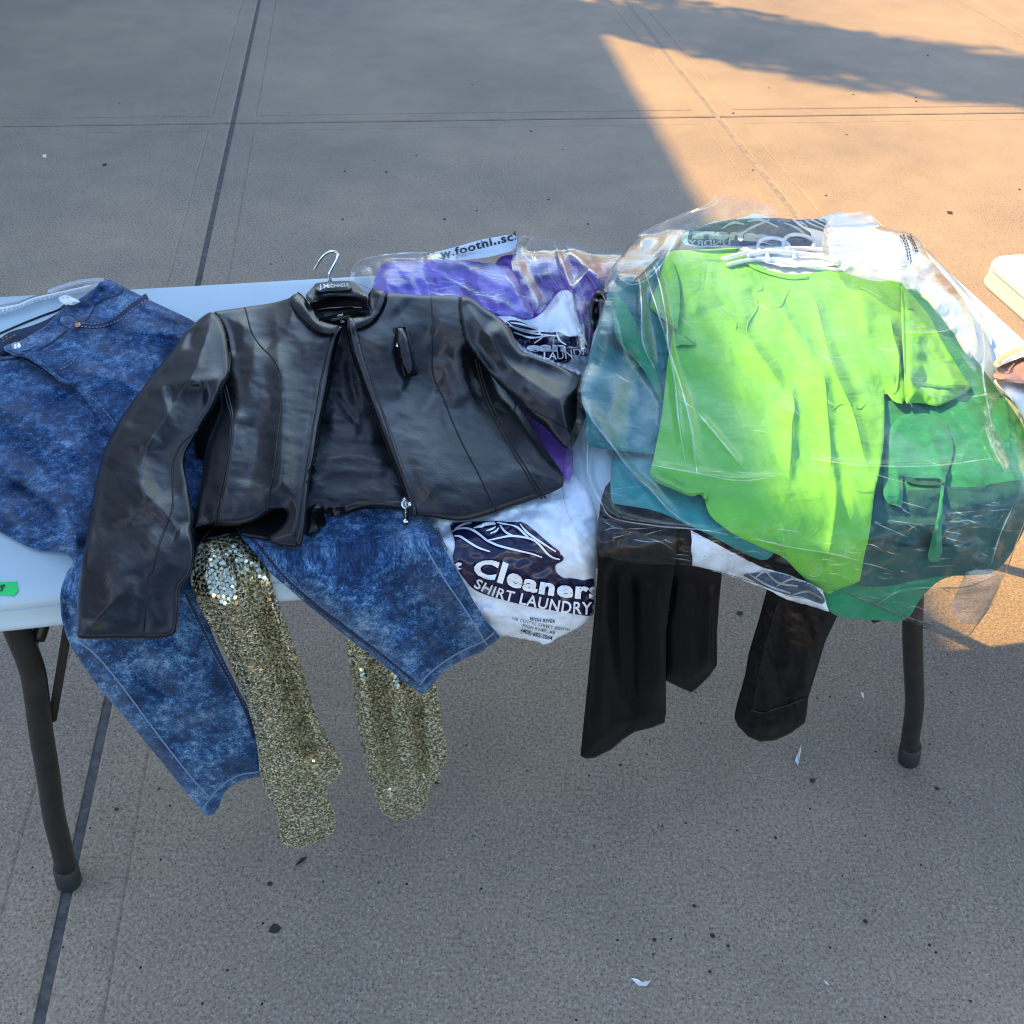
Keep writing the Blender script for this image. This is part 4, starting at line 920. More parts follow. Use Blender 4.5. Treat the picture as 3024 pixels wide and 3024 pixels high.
sheet('printed_panel', zp((1050, 645), (1100, 630), (1180, 650), (1230, 690), (1330, 715), (1400, 705), (1450, 740), (1500, 735), (1550, 745), (1590, 820), (1580, 870), (1480, 850), (1470, 900), (1400, 910), (1320, 870), (1230, 840), (1150, 790), (1080, 700)), 'navy', GB, 0.0012, 1, grid=5)
ribbon('print_lines', [zp((1060, 640), (1130, 690), (1250, 720), (1390, 735)), zp((1090, 650), (1160, 660), (1250, 690)), zp((1110, 710), (1220, 745), (1340, 730)), zp((1080, 670), (1200, 700), (1300, 705)), zp((1240, 780), (1290, 740), (1260, 700)), zp((1380, 710), (1400, 760), (1440, 790))], [3, 6, 3], 'white', GB, 0.005)
text('lettering', 'ean', zp((1190, 825), (1290, 830), (1440, 830)), [20, 26, 24], 'white', GB, bold=0.05, lift=0.006)
text('lettering', 'LAUNDR', zp((1300, 880), (1420, 880), (1590, 850)), [20, 24, 22], 'white', GB, bold=0.015, lift=0.006)
cloth('printed_strip', zp((590, 206), (660, 192), (760, 165), (900, 124), (1030, 100), (1102, 90), (1135, 108), (1120, 190), (1030, 215), (930, 240), (780, 255), (650, 245)), 'whitefilm', GB, 0.004, 20, it=1, folds=[(zp((640, 235), (900, 170), (1120, 115)), 0.003, 20, 'r')], gap=0.012, base_off=0.012, br=4)
text('lettering', 'w.foothillscl', zp((645, 236), (760, 216), (950, 166), (1132, 122)), [20, 23, 24], 'ink', GB, bold=0.03, lift=0.008, spacing=1.12)
cloth('milky_film', zp((55, 385), (118, 268), (250, 226), (400, 210), (600, 202), (700, 250), (1085, 290), (1140, 390), (1190, 490), (1252, 612), (1180, 630), (950, 590), (700, 560), (300, 520), (150, 460)), 'milky', GB, 0.008, 30, it=1, extra=lambda x, y, sd: 0.018*facet(x, y, 70, 11)+0.009*facet(x, y, 32, 12), single=True, br=5, wobble=3)
cloth('clear_film', zp((1080, 92), (1200, 92), (1350, 118), (1520, 143), (1600, 168), (1640, 202), (1700, 195), (1755, 190), (1800, 214), (1830, 300), (1740, 330), (1725, 440), (1670, 470), (1600, 560), (1592, 820), (1570, 960), (1520, 800), (1500, 560), (1475, 448), (1380, 440), (1340, 520), (1255, 612), (1190, 490), (1140, 390), (1085, 290), (1110, 190)), 'film2', GB, 0.014, 40, folds=[(zp((1360, 130), (1440, 330), (1540, 700)), 0.014, 12, 'r'), (zp((1420, 180), (1540, 260), (1660, 390)), 0.014, 14, 'r'), (zp((1460, 460), (1560, 340), (1620, 300)), 0.012, 12, 'r'), (zp((1200, 140), (1400, 150), (1600, 200)), 0.010, 14, 'r'), (zp((1600, 210), (1650, 380), (1640, 560)), 0.010, 12, 'r')], extra=lambda x, y, sd: 0.013*facet(x, y, 80, 13)+0.005*facet(x, y, 36, 14), it=1, single=True, br=5, wobble=3)

pul = zp((60, 385), (118, 268), (400, 210), (600, 205), (1085, 290), (1200, 95), (1600, 170), (1740, 300), (1670, 470), (1520, 800), (1500, 560), (1340, 520), (1255, 612), (950, 590), (300, 520))
tag(ribbon('crease_highlight', creases(60, pul, 31, lambda x, y: 0.15 if x < 1500 else 0.9, (25, 110)), [0.6, 3.0, 0.6], 'film_glint', GB, 0.0006), kind='stuff')  # pale ribbons painted as highlights on the film folds
tag(ribbon('crease_highlight', [zp((1360, 130), (1440, 330), (1540, 700)), zp((1420, 180), (1540, 260), (1660, 390)), zp((1460, 460), (1560, 340), (1620, 300)), zp((1600, 210), (1650, 380), (1640, 560)), zp((60, 385), (118, 268), (250, 226), (400, 210), (600, 202))], [1.5, 4, 3, 4, 1.5], 'film_glint', GB, 0.0008), kind='stuff')

# ------------------------------------------------------------------ black leather jacket
JK = empty('leather_jacket', anchor(1050, 1200), 'open black leather jacket with zip laid out over the jeans and bags', 'jacket')
cloth('lining', z2((790, 365), (900, 345), (1050, 335), (1140, 350), (1190, 470), (1180, 900), (1330, 1250), (1400, 1500), (1390, 1540), (1345, 1548), (1220, 1545), (1100, 1540), (1000, 1562), (900, 1567), (860, 1540), (790, 1560), (700, 1560), (720, 1200), (820, 800), (880, 560), (800, 470)), 'lining', JK, 0.012, 60,
      folds=[(z2((880, 1080), (1050, 1150), (1220, 1130)), 0.007, 22, 'r'), (z2((840, 1300), (1000, 1240), (1280, 1300)), 0.008, 26, 's'), (z2((820, 1420), (1050, 1390), (1330, 1400)), 0.007, 26, 'v'), (z2((1020, 680), (1040, 850), (1080, 980)), 0.006, 14, 'v'), (z2((930, 870), (1000, 970), (1080, 1080)), 0.004, 10, 'v'), (z2((900, 1000), (1000, 1080), (1100, 1110)), 0.006, 30, 'r')], noise=[(0.006, 0.1, 90, 34, 41)], gap=0.003, br=10)
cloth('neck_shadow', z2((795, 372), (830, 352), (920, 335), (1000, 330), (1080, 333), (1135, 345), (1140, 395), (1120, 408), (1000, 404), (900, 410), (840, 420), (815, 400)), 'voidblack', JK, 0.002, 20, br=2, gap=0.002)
ribbon('neck_piping', [z2((835, 417), (900, 407), (980, 402), (1060, 401), (1100, 404))], [2, 4, 4, 1.5], 'tan', JK, 0.002, 0.001)
ribbon('hem_facing', [z2((880, 1545), (905, 1562), (960, 1566), (1010, 1556), (1090, 1532), (1200, 1527), (1340, 1530))], [20, 24, 24, 22], 'leather', JK, 0.004, 0.004)
cloth('hem_curl', z2((795, 1560), (815, 1530), (845, 1518), (872, 1528), (884, 1556), (862, 1560), (840, 1575), (832, 1605), (858, 1640), (868, 1672), (850, 1692), (800, 1708), (770, 1700), (780, 1620)), 'leather', JK, 0.010, 12, br=3)
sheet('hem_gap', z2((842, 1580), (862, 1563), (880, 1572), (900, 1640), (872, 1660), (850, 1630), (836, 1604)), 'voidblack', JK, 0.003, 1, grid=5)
lab = cloth('label', zn((560, 1580), (700, 1520), (950, 1455), (1330, 1382), (1350, 1400), (1370, 1520), (1150, 1600), (880, 1620)), 'voidblack', JK, 0.001, 6, gap=0.002, br=2)
ribbon('label_line', [zn((835, 1562), (1000, 1530), (1188, 1490))], 2.2, 'goldink', lab, 0.002)
stitches('label_print', [zn((840, 1590), (1000, 1560), (1200, 1515))], 'goldink', lab, 3.5, 3.5, 3.5, 0.002)
text('label_text', 'Ind', zn((950, 1510), (1050, 1490)), 8, 'silver', lab, bold=0.01, lift=0.0022)
siz = cloth('size_label', zn((970, 1600), (1100, 1575), (1115, 1655), (985, 1672)), 'voidblack', JK, 0.001, 5, gap=0.003, br=2, it=0)
text('size_text', '10', zn((1010, 1632), (1080, 1618)), 6.5, 'silver', siz, bold=0.03, lift=0.0024)
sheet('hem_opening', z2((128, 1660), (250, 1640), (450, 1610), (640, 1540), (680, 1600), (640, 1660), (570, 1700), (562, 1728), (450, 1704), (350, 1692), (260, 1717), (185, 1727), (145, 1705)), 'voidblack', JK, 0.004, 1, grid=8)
surf_tube('back_hem_edge', z2((132, 1670), (150, 1708), (185, 1727), (260, 1716), (350, 1692), (450, 1702), (560, 1722)), 0.0022, 'leather', JK, lift=0.004)
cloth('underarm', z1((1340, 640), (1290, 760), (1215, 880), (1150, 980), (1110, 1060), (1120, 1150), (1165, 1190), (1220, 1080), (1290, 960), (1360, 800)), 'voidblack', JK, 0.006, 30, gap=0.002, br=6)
lp = z2((236, 428), (330, 414), (430, 400), (600, 375), (680, 350), (735, 330), (800, 420), (850, 500), (930, 530), (985, 500), (975, 545), (950, 620), (925, 730), (905, 860), (880, 960), (855, 1080), (830, 1250), (805, 1330), (792, 1450), (782, 1560), (767, 1700), (757, 1762), (740, 1767), (650, 1764), (575, 1748), (562, 1726), (570, 1700), (606, 1680), (648, 1640), (672, 1596), (668, 1566), (645, 1550), (605, 1558), (560, 1580), (500, 1622), (400, 1650), (250, 1652), (170, 1650), (136, 1668), (128, 1640), (142, 1590), (168, 1490), (190, 1350), (205, 1190), (250, 1080), (300, 970), (285, 880), (310, 760), (345, 700), (330, 560), (290, 470))
cloth('front_panel', lp, 'leather', JK, 0.016, 90,
      folds=[(z2((600, 560), (640, 700), (665, 900), (660, 1150), (650, 1400), (640, 1560)), 0.0155, 92, 'z'), (z2((470, 600), (560, 760), (560, 1000)), 0.0048, 69, 'r'), (z2((350, 950), (370, 1100), (340, 1300), (290, 1500)), 0.0059, 80, 's'), (z2((700, 560), (760, 800), (740, 1200), (700, 1560)), 0.0083, 52, 'v'),
             (z2((430, 520), (540, 560), (600, 640)), 0.0048, 41, 'v'), (z2((200, 1600), (400, 1600), (560, 1530), (630, 1490)), 0.0048, 41, 'r'), (z2((240, 460), (330, 560), (360, 700)), 0.0048, 39, 'v'), (z2((880, 700), (830, 1000), (780, 1400), (755, 1740)), 0.0035, 16, 'r'), (z2((450, 1000), (480, 1200), (450, 1450)), 0.0048, 57, 'v')],
      noise=[(0.003, 1.45, 220, 80, 44), (0.0015, 0.2, 60, 24, 45)], gap=0.005, br=16, th=0.012)
rp = z3((52, 545), (140, 600), (210, 560), (262, 470), (268, 408), (400, 425), (530, 430), (690, 432), (830, 500), (900, 640), (860, 860), (930, 960), (1000, 1040), (1045, 1090), (1090, 1160), (1150, 1262), (1210, 1352), (1282, 1440), (1286, 1500), (1278, 1525), (1180, 1572), (1100, 1602), (1000, 1632), (905, 1666), (780, 1706), (684, 1718), (594, 1706), (514, 1688), (419, 1684), (413, 1655), (374, 1547), (324, 1417), (254, 1247), (184, 1057), (124, 897), (74, 747), (46, 600))
cloth('front_panel', rp, 'leather', JK, 0.018, 110,
      folds=[(z3((570, 760), (640, 920), (690, 1080)), 0.005, 26, 'r'), (z3((640, 700), (720, 880), (760, 1040)), 0.005, 30, 'r'), (z3((330, 480), (420, 560), (560, 640)), 0.0054, 41, 'v'), (z3((230, 560), (300, 800), (340, 1050)), 0.0042, 57, 's'), (z3((380, 900), (480, 960), (560, 1010)), 0.0042, 50, 'v'),
             (z3((880, 920), (1000, 1100), (1150, 1330), (1240, 1460)), 0.0070, 46, 'r'), (z3((900, 1050), (990, 1200), (1100, 1400)), 0.0042, 39, 'v'), (z3((460, 1600), (700, 1650), (1000, 1570), (1230, 1500)), 0.0054, 46, 'r'), (z3((330, 1000), (450, 1300), (560, 1600)), 0.0035, 92, 'r'), (z3((120, 700), (220, 1000), (330, 1300), (430, 1620)), 0.0035, 18, 'r')],
      noise=[(0.003, 1.2, 220, 90, 46), (0.0015, 0.3, 60, 24, 47)], gap=0.005, br=16, th=0.012)
ls = z1((1195, 328), (1130, 375), (1060, 440), (1000, 520), (900, 650), (800, 780), (720, 890), (650, 1000), (602, 1090), (570, 1200), (540, 1330), (520, 1450), (500, 1580), (472, 1720), (452, 1850))+z8((440, 300), (438, 420), (436, 545), (470, 556), (700, 550), (1000, 555), (1012, 450), (1024, 340), (1020, 270), (1050, 225), (1090, 185), (1106, 100), (1108, -20))+z1((1095, 1580), (1106, 1500), (1090, 1420), (1070, 1300), (1048, 1205), (1060, 1130), (1110, 1050), (1150, 970), (1210, 880), (1262, 780), (1308, 690), (1310, 640), (1302, 540), (1286, 440), (1256, 370), (1225, 338))
cloth('sleeve', ls, 'leather', JK, 0.034, 150,
      folds=[(z1((840, 800), (1000, 740), (1160, 740), (1300, 690)), 0.0094, 46, 's'), (z1((930, 830), (1060, 800), (1200, 790)), 0.0070, 39, 'v'), (z1((1080, 420), (1100, 500), (1100, 560)), 0.0059, 25, 'v'), (z1((640, 1240), (760, 1300), (920, 1450), (1050, 1620)), 0.0083, 52, 'z'), (z1((850, 1050), (880, 1250), (980, 1420)), 0.0070, 52, 'v'),
             (z1((700, 1500), (730, 1700), (800, 1880)), 0.0070, 69, 'v'), (z1((760, 950), (700, 1100), (640, 1230)), 0.0048, 69, 'r'), (z1((1000, 1600), (1050, 1620), (1110, 1590)), 0.0059, 27, 'r'), (z8((560, 100), (560, 300), (520, 520)), 0.0059, 69, 'r'), (z8((810, 150), (800, 350), (800, 530)), 0.0059, 25, 'v'), (z8((870, 300), (930, 420), (950, 520)), 0.0035, 29, 'v'), (z1((900, 640), (1000, 600), (1180, 620)), 0.0048, 57, 'r')],
      noise=[(0.004, 1.1, 200, 80, 48), (0.0015, 0.4, 60, 24, 49)], gap=0.006, br=16, th=0.02, extra=lambda x, y, sd: 0.10*np.clip((y-1540)/350, 0, 1)**1.2)
rs = z3((690, 430), (740, 436), (790, 465), (840, 510), (900, 545), (950, 580), (985, 630), (1010, 690), (1040, 745), (1100, 770), (1200, 805), (1300, 850), (1390, 888), (1450, 930), (1425, 1100), (1335, 1310), (1300, 1308), (1250, 1260), (1180, 1180), (1100, 1130), (1020, 1050), (980, 1005), (930, 955), (880, 900), (830, 840), (790, 780), (745, 720), (712, 650), (692, 560), (684, 480))
cloth('sleeve', rs, 'leather', JK, 0.032, 110,
      folds=[(z3((720, 560), (800, 720), (950, 830), (1150, 900), (1330, 920)), 0.0107, 57, 'v'), (z3((880, 590), (980, 720), (1100, 800)), 0.0070, 41, 'r'), (z3((860, 850), (1000, 960), (1200, 1080), (1330, 1170)), 0.0083, 46, 'r'), (z3((1050, 900), (1200, 960), (1360, 1000)), 0.0042, 57, 'r'), (z3((720, 440), (780, 520), (880, 620)), 0.0048, 34, 'v')],
      noise=[(0.005, 0.5, 160, 60, 50)], gap=0.006, br=16, th=0.02)
cloth('collar', z2((735, 318), (762, 342), (800, 390), (832, 432), (836, 456), (872, 482), (930, 500), (978, 508), (950, 545), (925, 554), (850, 538), (785, 492), (722, 422), (678, 352), (705, 330)), 'leather', JK, 0.004, 14, folds=[(z2((740, 350), (810, 450), (880, 510)), 0.004, 14, 's')], gap=0.003, br=5)
cloth('collar', z2((1162, 293), (1142, 330), (1128, 390), (1148, 425), (1140, 448), (1060, 462), (1016, 470), (1018, 520), (1060, 526), (1125, 502), (1182, 452), (1222, 372), (1234, 312), (1200, 300)), 'leather', JK, 0.004, 14, folds=[(z2((1180, 320), (1150, 400), (1190, 440)), 0.004, 14, 'v')], gap=0.003, br=5)
surf_tube('collar_piping', z2((735, 318), (765, 345), (803, 393), (834, 438), (840, 458), (875, 484), (930, 501), (978, 510)), 0.0016, 'piping', JK, lift=0.001)
surf_tube('collar_piping', z2((1160, 295), (1140, 332), (1129, 388), (1148, 425), (1138, 448), (1060, 463), (1017, 470)), 0.0016, 'piping', JK, lift=0.001)
cloth('placket', z2((932, 556), (978, 512), (986, 502), (974, 548), (950, 622), (926, 732), (906, 862), (881, 962), (856, 1082), (831, 1252), (806, 1332), (793, 1452), (783, 1562), (768, 1702), (757, 1762), (715, 1763), (738, 1600), (760, 1440), (782, 1300), (808, 1120), (838, 950), (862, 800), (895, 660)), 'leather', JK, 0.003, 8, gap=0.0015, br=2, it=1)
cloth('placket', z3((50, 552), (90, 560), (112, 690), (165, 850), (225, 1010), (290, 1180), (350, 1350), (420, 1550), (452, 1684), (419, 1684), (413, 1655), (374, 1547), (324, 1417), (254, 1247), (184, 1057), (124, 897), (74, 747), (46, 600)), 'leather', JK, 0.003, 8, gap=0.0015, br=2, it=1)
for nm, L in (('panel_seam', z2((430, 402), (445, 450), (470, 540), (520, 620), (590, 690), (632, 770), (640, 850), (632, 1000), (615, 1150), (600, 1300), (575, 1450), (556, 1590))), ('side_seam', z2((305, 850), (330, 950), (352, 1040), (342, 1200), (310, 1380), (280, 1520), (262, 1650))), ('side_seam', z2((322, 850), (346, 950), (362, 1040), (352, 1200), (322, 1380), (292, 1520), (274, 1650))),
              ('armhole_seam', z2((262, 428), (300, 490), (332, 590), (345, 690), (335, 800))), ('collar_seam', z2((680, 352), (722, 425), (782, 495), (850, 540), (925, 556))), ('collar_seam', z2((1232, 312), (1220, 375), (1180, 452), (1122, 502), (1060, 525))),
              ('placket_seam', z2((920, 560), (905, 650), (870, 800), (848, 940), (815, 1100), (790, 1300), (760, 1480), (720, 1740))), ('placket_seam', z3((90, 600), (140, 780), (200, 960), (260, 1130), (330, 1340), (400, 1530), (455, 1680))), ('panel_seam', z3((527, 430), (537, 600), (532, 780), (545, 900), (600, 1020), (650, 1150), (720, 1300), (800, 1450), (905, 1668))),
              ('side_seam', z3((780, 790), (810, 920), (850, 1050), (900, 1150), (980, 1300), (1080, 1460), (1160, 1590))), ('side_seam', z3((797, 790), (826, 920), (866, 1040), (916, 1140), (996, 1290), (1100, 1460), (1180, 1585))), ('armhole_seam', z3((688, 440), (690, 540), (712, 640), (760, 730), (810, 800))),
              ('sleeve_seam', z1((1130, 1000), (1040, 1080), (990, 1180), (985, 1300), (985, 1440), (960, 1520), (910, 1650), (870, 1800))+z8((845, 200), (830, 350), (815, 540))), ('sleeve_seam', z3((1010, 1040), (1100, 1080), (1220, 1140), (1320, 1195)))):
    surf_tube(nm, L, 0.0013, 'piping', JK, lift=0.0002, n=90, seg=6)
def box_lines(P): return [P+[P[0]]]
pk = cloth('pocket', z2((1283, 522), (1348, 516), (1412, 775), (1345, 792)), 'leather', JK, 0.005, 8, gap=0.002, br=2, it=1)
surf_tube('pocket_piping', z2((1283, 522), (1348, 516), (1380, 640), (1412, 775), (1345, 792), (1310, 660), (1283, 522)), 0.0018, 'piping', pk, lift=0.001, smooth=False)
surf_tube('pocket_zip', z2((1296, 540), (1300, 600), (1318, 680), (1350, 780)), 0.0022, 'voidblack', pk, lift=0.0005)
cloth('zip_pull', z2((1288, 625), (1298, 595), (1306, 628)), 'chrome', pk, 0.003, 4, gap=0.003, br=1, it=0)
for L in (z2((978, 520), (950, 620), (925, 730), (905, 870), (880, 970), (850, 1110), (830, 1260), (820, 1310)), z3((46, 590), (78, 750), (128, 900), (188, 1060), (258, 1250), (326, 1420), (376, 1545))):
    ribbon('zip_tape', [L], 9, 'voidblack', JK, 0.001); stitches('zip_teeth', [L], 'hanger', JK, 3.5, 3, 6, 0.002)
ZP = surf_tube('zip_slider', z2((1345, 1498), (1350, 1520), (1352, 1545)), [0.0045, 0.006, 0.004], 'chrome', JK, lift=0.004, n=8)
mesh_obj('zip_puller', *surf_tube('', z2((1350, 1540), (1349, 1575), (1349, 1630)), [0.0020, 0.0034, 0.0034], 'chrome', None, lift=0.006, n=10, geo=True), 'chrome', JK)
mesh_obj('zip_ring', *surf_tube('', z2((1328, 1520), (1340, 1508), (1362, 1512), (1372, 1528), (1355, 1545), (1335, 1540), (1328, 1520)), 0.0018, 'chrome', None, lift=0.009, n=24, geo=True), 'chrome', JK)

# ------------------------------------------------------------------ its hanger
CH = empty('coat_hanger', anchor(975, 870), 'black coat hanger with silver lettered badge and steel hook in the jacket neck', 'hanger')
cloth('hanger_body', z2((772, 340), (798, 308), (828, 275), (850, 262), (900, 254), (975, 249), (1040, 249), (1064, 262), (1085, 285), (1110, 308), (1136, 330), (1128, 365), (1060, 342), (980, 336), (900, 348), (840, 368), (800, 378)), 'hanger', CH, 0.016, 22, gap=0.004, br=4)
bd = cloth('badge', zn((500, 900), (560, 870), (800, 845), (1100, 835), (1190, 850), (1220, 940), (1190, 990), (1050, 1020), (800, 1035), (640, 1045), (560, 1010), (510, 980)), 'badge', CH, 0.004, 8, gap=0.002, br=2)
text('badge_letter', 'J.M', zn((600, 985), (780, 965)), 13, 'silver', bd, bold=0.012, lift=0.002)
text('badge_letter', 'ICHAELS', zn((795, 962), (1155, 935)), 9.5, 'silver', bd, bold=0.014, lift=0.002)
hb, _ = drape(np.array(978.0), np.array(832.0), sample_h(978, 832)+0.004); t_h = float((hb-F0)@AY)
HK = zn((820, 835), (800, 760), (795, 680), (830, 610), (890, 500), (940, 400), (945, 330), (900, 285), (830, 275), (750, 300), (680, 360), (620, 430), (560, 530), (500, 625))
hp = [tuple(at_t(np.array(x), np.array(y), t_h+0.002*i)) for i, (x, y) in enumerate(HK)]
mesh_obj('hook', *tube_geo(smooth_path(hp, 70), 0.0026, 10), 'chrome', CH)
surf_tube('hook_socket', zn((790, 842), (850, 838)), 0.003, 'chrome', CH, lift=0.004, n=4)

# ------------------------------------------------------------------ black sleeve poking out of the green pile
BS = tag(cloth('black_blouse', zg((540, 745), (610, 780), (680, 850), (750, 900), (760, 1100), (620, 1150), (520, 1340), (480, 1400), (440, 1200), (420, 1000), (470, 870)), 'satin', None, 0.028, 40, folds=[(zg((480, 860), (580, 870), (680, 880)), 0.008, 8, 'v'), (zg((560, 900), (520, 1050), (520, 1250)), 0.010, 12, 'v')], br=6), 'black shiny top whose sleeve pokes out between purple bag and clear bag', 'top')

# ------------------------------------------------------------------ green and teal clothes
DG = empty('green_top', anchor(2700, 1300), 'dark green top at the right under the lime shirt inside the clear bag', 'top')
cloth('body', [(2684, 852), (2713, 854), (2746, 894), (2782, 935), (2820, 985), (2860, 1035), (2903, 1090), (2953, 1160), (2990, 1205), (3024, 1262), (3070, 1400), (3040, 1520), (3000, 1610), (2950, 1690), (2880, 1700), (2790, 1700), (2720, 1760), (2680, 1838), (2597, 1832), (2530, 1828), (2470, 1822), (2440, 1795), (2405, 1740), (2330, 1660), (2300, 1500), (2350, 1250), (2500, 1000), (2600, 880)], 'green', DG, 0.008, 60,
      folds=[(z5((1900, 1800), (1700, 1700), (1640, 1500)), 0.0066, 30, 'v'), (z6((1400, 250), (1600, 300), (1850, 260)), 0.0044, 40, 'r'), (z6((850, 900), (1150, 960), (1650, 900)), 0.0077, 40, 's'), (z6((900, 700), (1250, 740), (1700, 700)), 0.0066, 30, 'z'), (z6((1000, 1080), (1400, 1050), (1650, 1000)), 0.0055, 24, 'v'), (z5((1250, 900), (1500, 1300), (1760, 1700)), 0.0044, 40, 'r')], noise=[(0.006, 0.3, 140, 60, 61), (0.0015, 0.2, 40, 26, 62)], th=0.02)
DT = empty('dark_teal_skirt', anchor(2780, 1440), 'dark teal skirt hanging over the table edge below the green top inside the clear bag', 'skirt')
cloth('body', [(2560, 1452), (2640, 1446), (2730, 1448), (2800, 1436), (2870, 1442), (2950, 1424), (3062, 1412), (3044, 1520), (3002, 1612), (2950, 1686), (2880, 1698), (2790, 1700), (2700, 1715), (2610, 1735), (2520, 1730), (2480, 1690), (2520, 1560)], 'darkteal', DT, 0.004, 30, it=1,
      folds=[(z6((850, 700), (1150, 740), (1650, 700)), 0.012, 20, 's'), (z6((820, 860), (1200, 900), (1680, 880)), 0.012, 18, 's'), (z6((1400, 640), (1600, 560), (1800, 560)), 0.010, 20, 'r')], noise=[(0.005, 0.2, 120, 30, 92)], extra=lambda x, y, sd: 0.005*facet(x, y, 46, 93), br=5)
cloth('sleeve', z6((960, 60), (1040, -60), (1200, -80), (1360, -40), (1440, 150), (1400, 330), (1370, 390), (1352, 560), (1345, 700), (1350, 990), (1232, 990), (1280, 800), (1318, 640), (1340, 450), (1345, 400), (1200, 395), (1060, 375), (1075, 470), (1060, 610), (1040, 590), (930, 560), (928, 380), (950, 200)), 'green', DG, 0.003, 16,
      folds=[(z6((980, 80), (1150, 70), (1350, 60)), 0.0028, 12, 'v'), (z6((950, 200), (1100, 205), (1310, 215)), 0.0022, 8, 'c'), (z6((990, 250), (1040, 400), (1050, 600)), 0.0055, 10, 'r'), (z6((1290, 960), (1310, 800), (1350, 600), (1365, 400)), 0.0066, 12, 'r'), (z6((1230, 0), (1300, 180), (1350, 380)), 0.0044, 16, 's')], noise=[(0.002, 0.8, 50, 30, 63)], br=5, gap=0.001, it=1)
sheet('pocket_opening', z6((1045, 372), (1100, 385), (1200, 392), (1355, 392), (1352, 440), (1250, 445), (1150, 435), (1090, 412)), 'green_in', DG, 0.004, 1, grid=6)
TT = empty('teal_top', anchor(2000, 1450), 'teal top whose hem shows below the lime shirt inside the clear bag', 'top')
cloth('body', [(1815, 1300), (1806, 1356), (1800, 1484), (1830, 1490), (1870, 1496), (1935, 1506), (2038, 1552), (2120, 1592), (2190, 1632), (2247, 1656), (2275, 1650), (2310, 1600), (2300, 1450), (2150, 1300), (1950, 1250)], 'teal', TT, 0.006, 40, folds=[(zh((600, 1180), (800, 1210), (1000, 1330)), 0.0039, 20, 's'), (zh((850, 1200), (1100, 1480), (1400, 1650)), 0.0033, 16, 'r'), (zh((640, 1350), (900, 1480)), 0.0028, 20, 'v')], noise=[(0.006, 0.5, 80, 40, 64)], br=5)
BB = empty('blue_green_top', anchor(1850, 1150), 'blue green top at the left edge of the clear bag beside the jacket sleeve', 'top')
cloth('body', [(1790, 880), (1830, 800), (1880, 790), (1950, 752), (2010, 790), (2080, 1000), (2000, 1330), (1950, 1345), (1850, 1333), (1738, 1322), (1726, 1280), (1736, 1238), (1709, 1156), (1743, 1047), (1768, 964)], 'blueteal', BB, 0.012, 60,
      folds=[(zg((700, 870), (790, 1100), (830, 1450)), 0.0077, 26, 'z'), (zg((1100, 420), (1180, 900), (1180, 1400)), 0.0099, 24, 'v'), (zg((560, 1500), (900, 1650), (1200, 1900)), 0.0055, 24, 'r'), (zh((250, 230), (450, 480), (580, 700)), 0.0055, 22, 'r'), (zh((540, 220), (650, 400), (780, 560)), 0.0033, 12, 'v')], noise=[(0.008, 0.5, 80, 40, 65)], extra=lambda x, y, sd: 0.003*crinkle(x, y, 50, 21))
cloth('sleeve', [(1800, 878), (1830, 870), (1872, 940), (1905, 1010), (1925, 1060), (1950, 1130), (1962, 1200), (1945, 1180), (1900, 1085), (1820, 1010), (1812, 950)], 'green', BB, 0.005, 20, br=4)
LS = empty('lime_shirt', anchor(2270, 1150), 'bright lime green t-shirt on top of the pile, half in sunlight', 't-shirt')
lb = [(1962, 755), (1980, 740), (2030, 738), (2090, 736), (2150, 733), (2200, 731), (2209, 757), (2235, 779), (2281, 803), (2340, 812), (2400, 806), (2472, 796), (2522, 815), (2560, 826), (2597, 832), (2638, 826), (2662, 834), (2668, 900), (2672, 1000), (2675, 1100), (2673, 1196), (2640, 1188), (2625, 1170), (2611, 1150), (2613, 1213), (2611, 1295), (2606, 1340), (2597, 1395), (2583, 1449), (2576, 1507), (2568, 1581), (2551, 1643), (2542, 1705), (2537, 1720), (2472, 1741), (2449, 1756), (2430, 1746), (2381, 1714), (2348, 1681), (2315, 1645), (2273, 1628), (2169, 1581), (2120, 1545), (2097, 1524), (2083, 1490), (2083, 1465), (2068, 1452), (2055, 1464), (2014, 1453), (1962, 1432), (1926, 1411), (1919, 1388), (1930, 1357), (1945, 1275), (1955, 1223), (1963, 1145), (1971, 1068), (1981, 1020), (1990, 950), (1975, 850)]
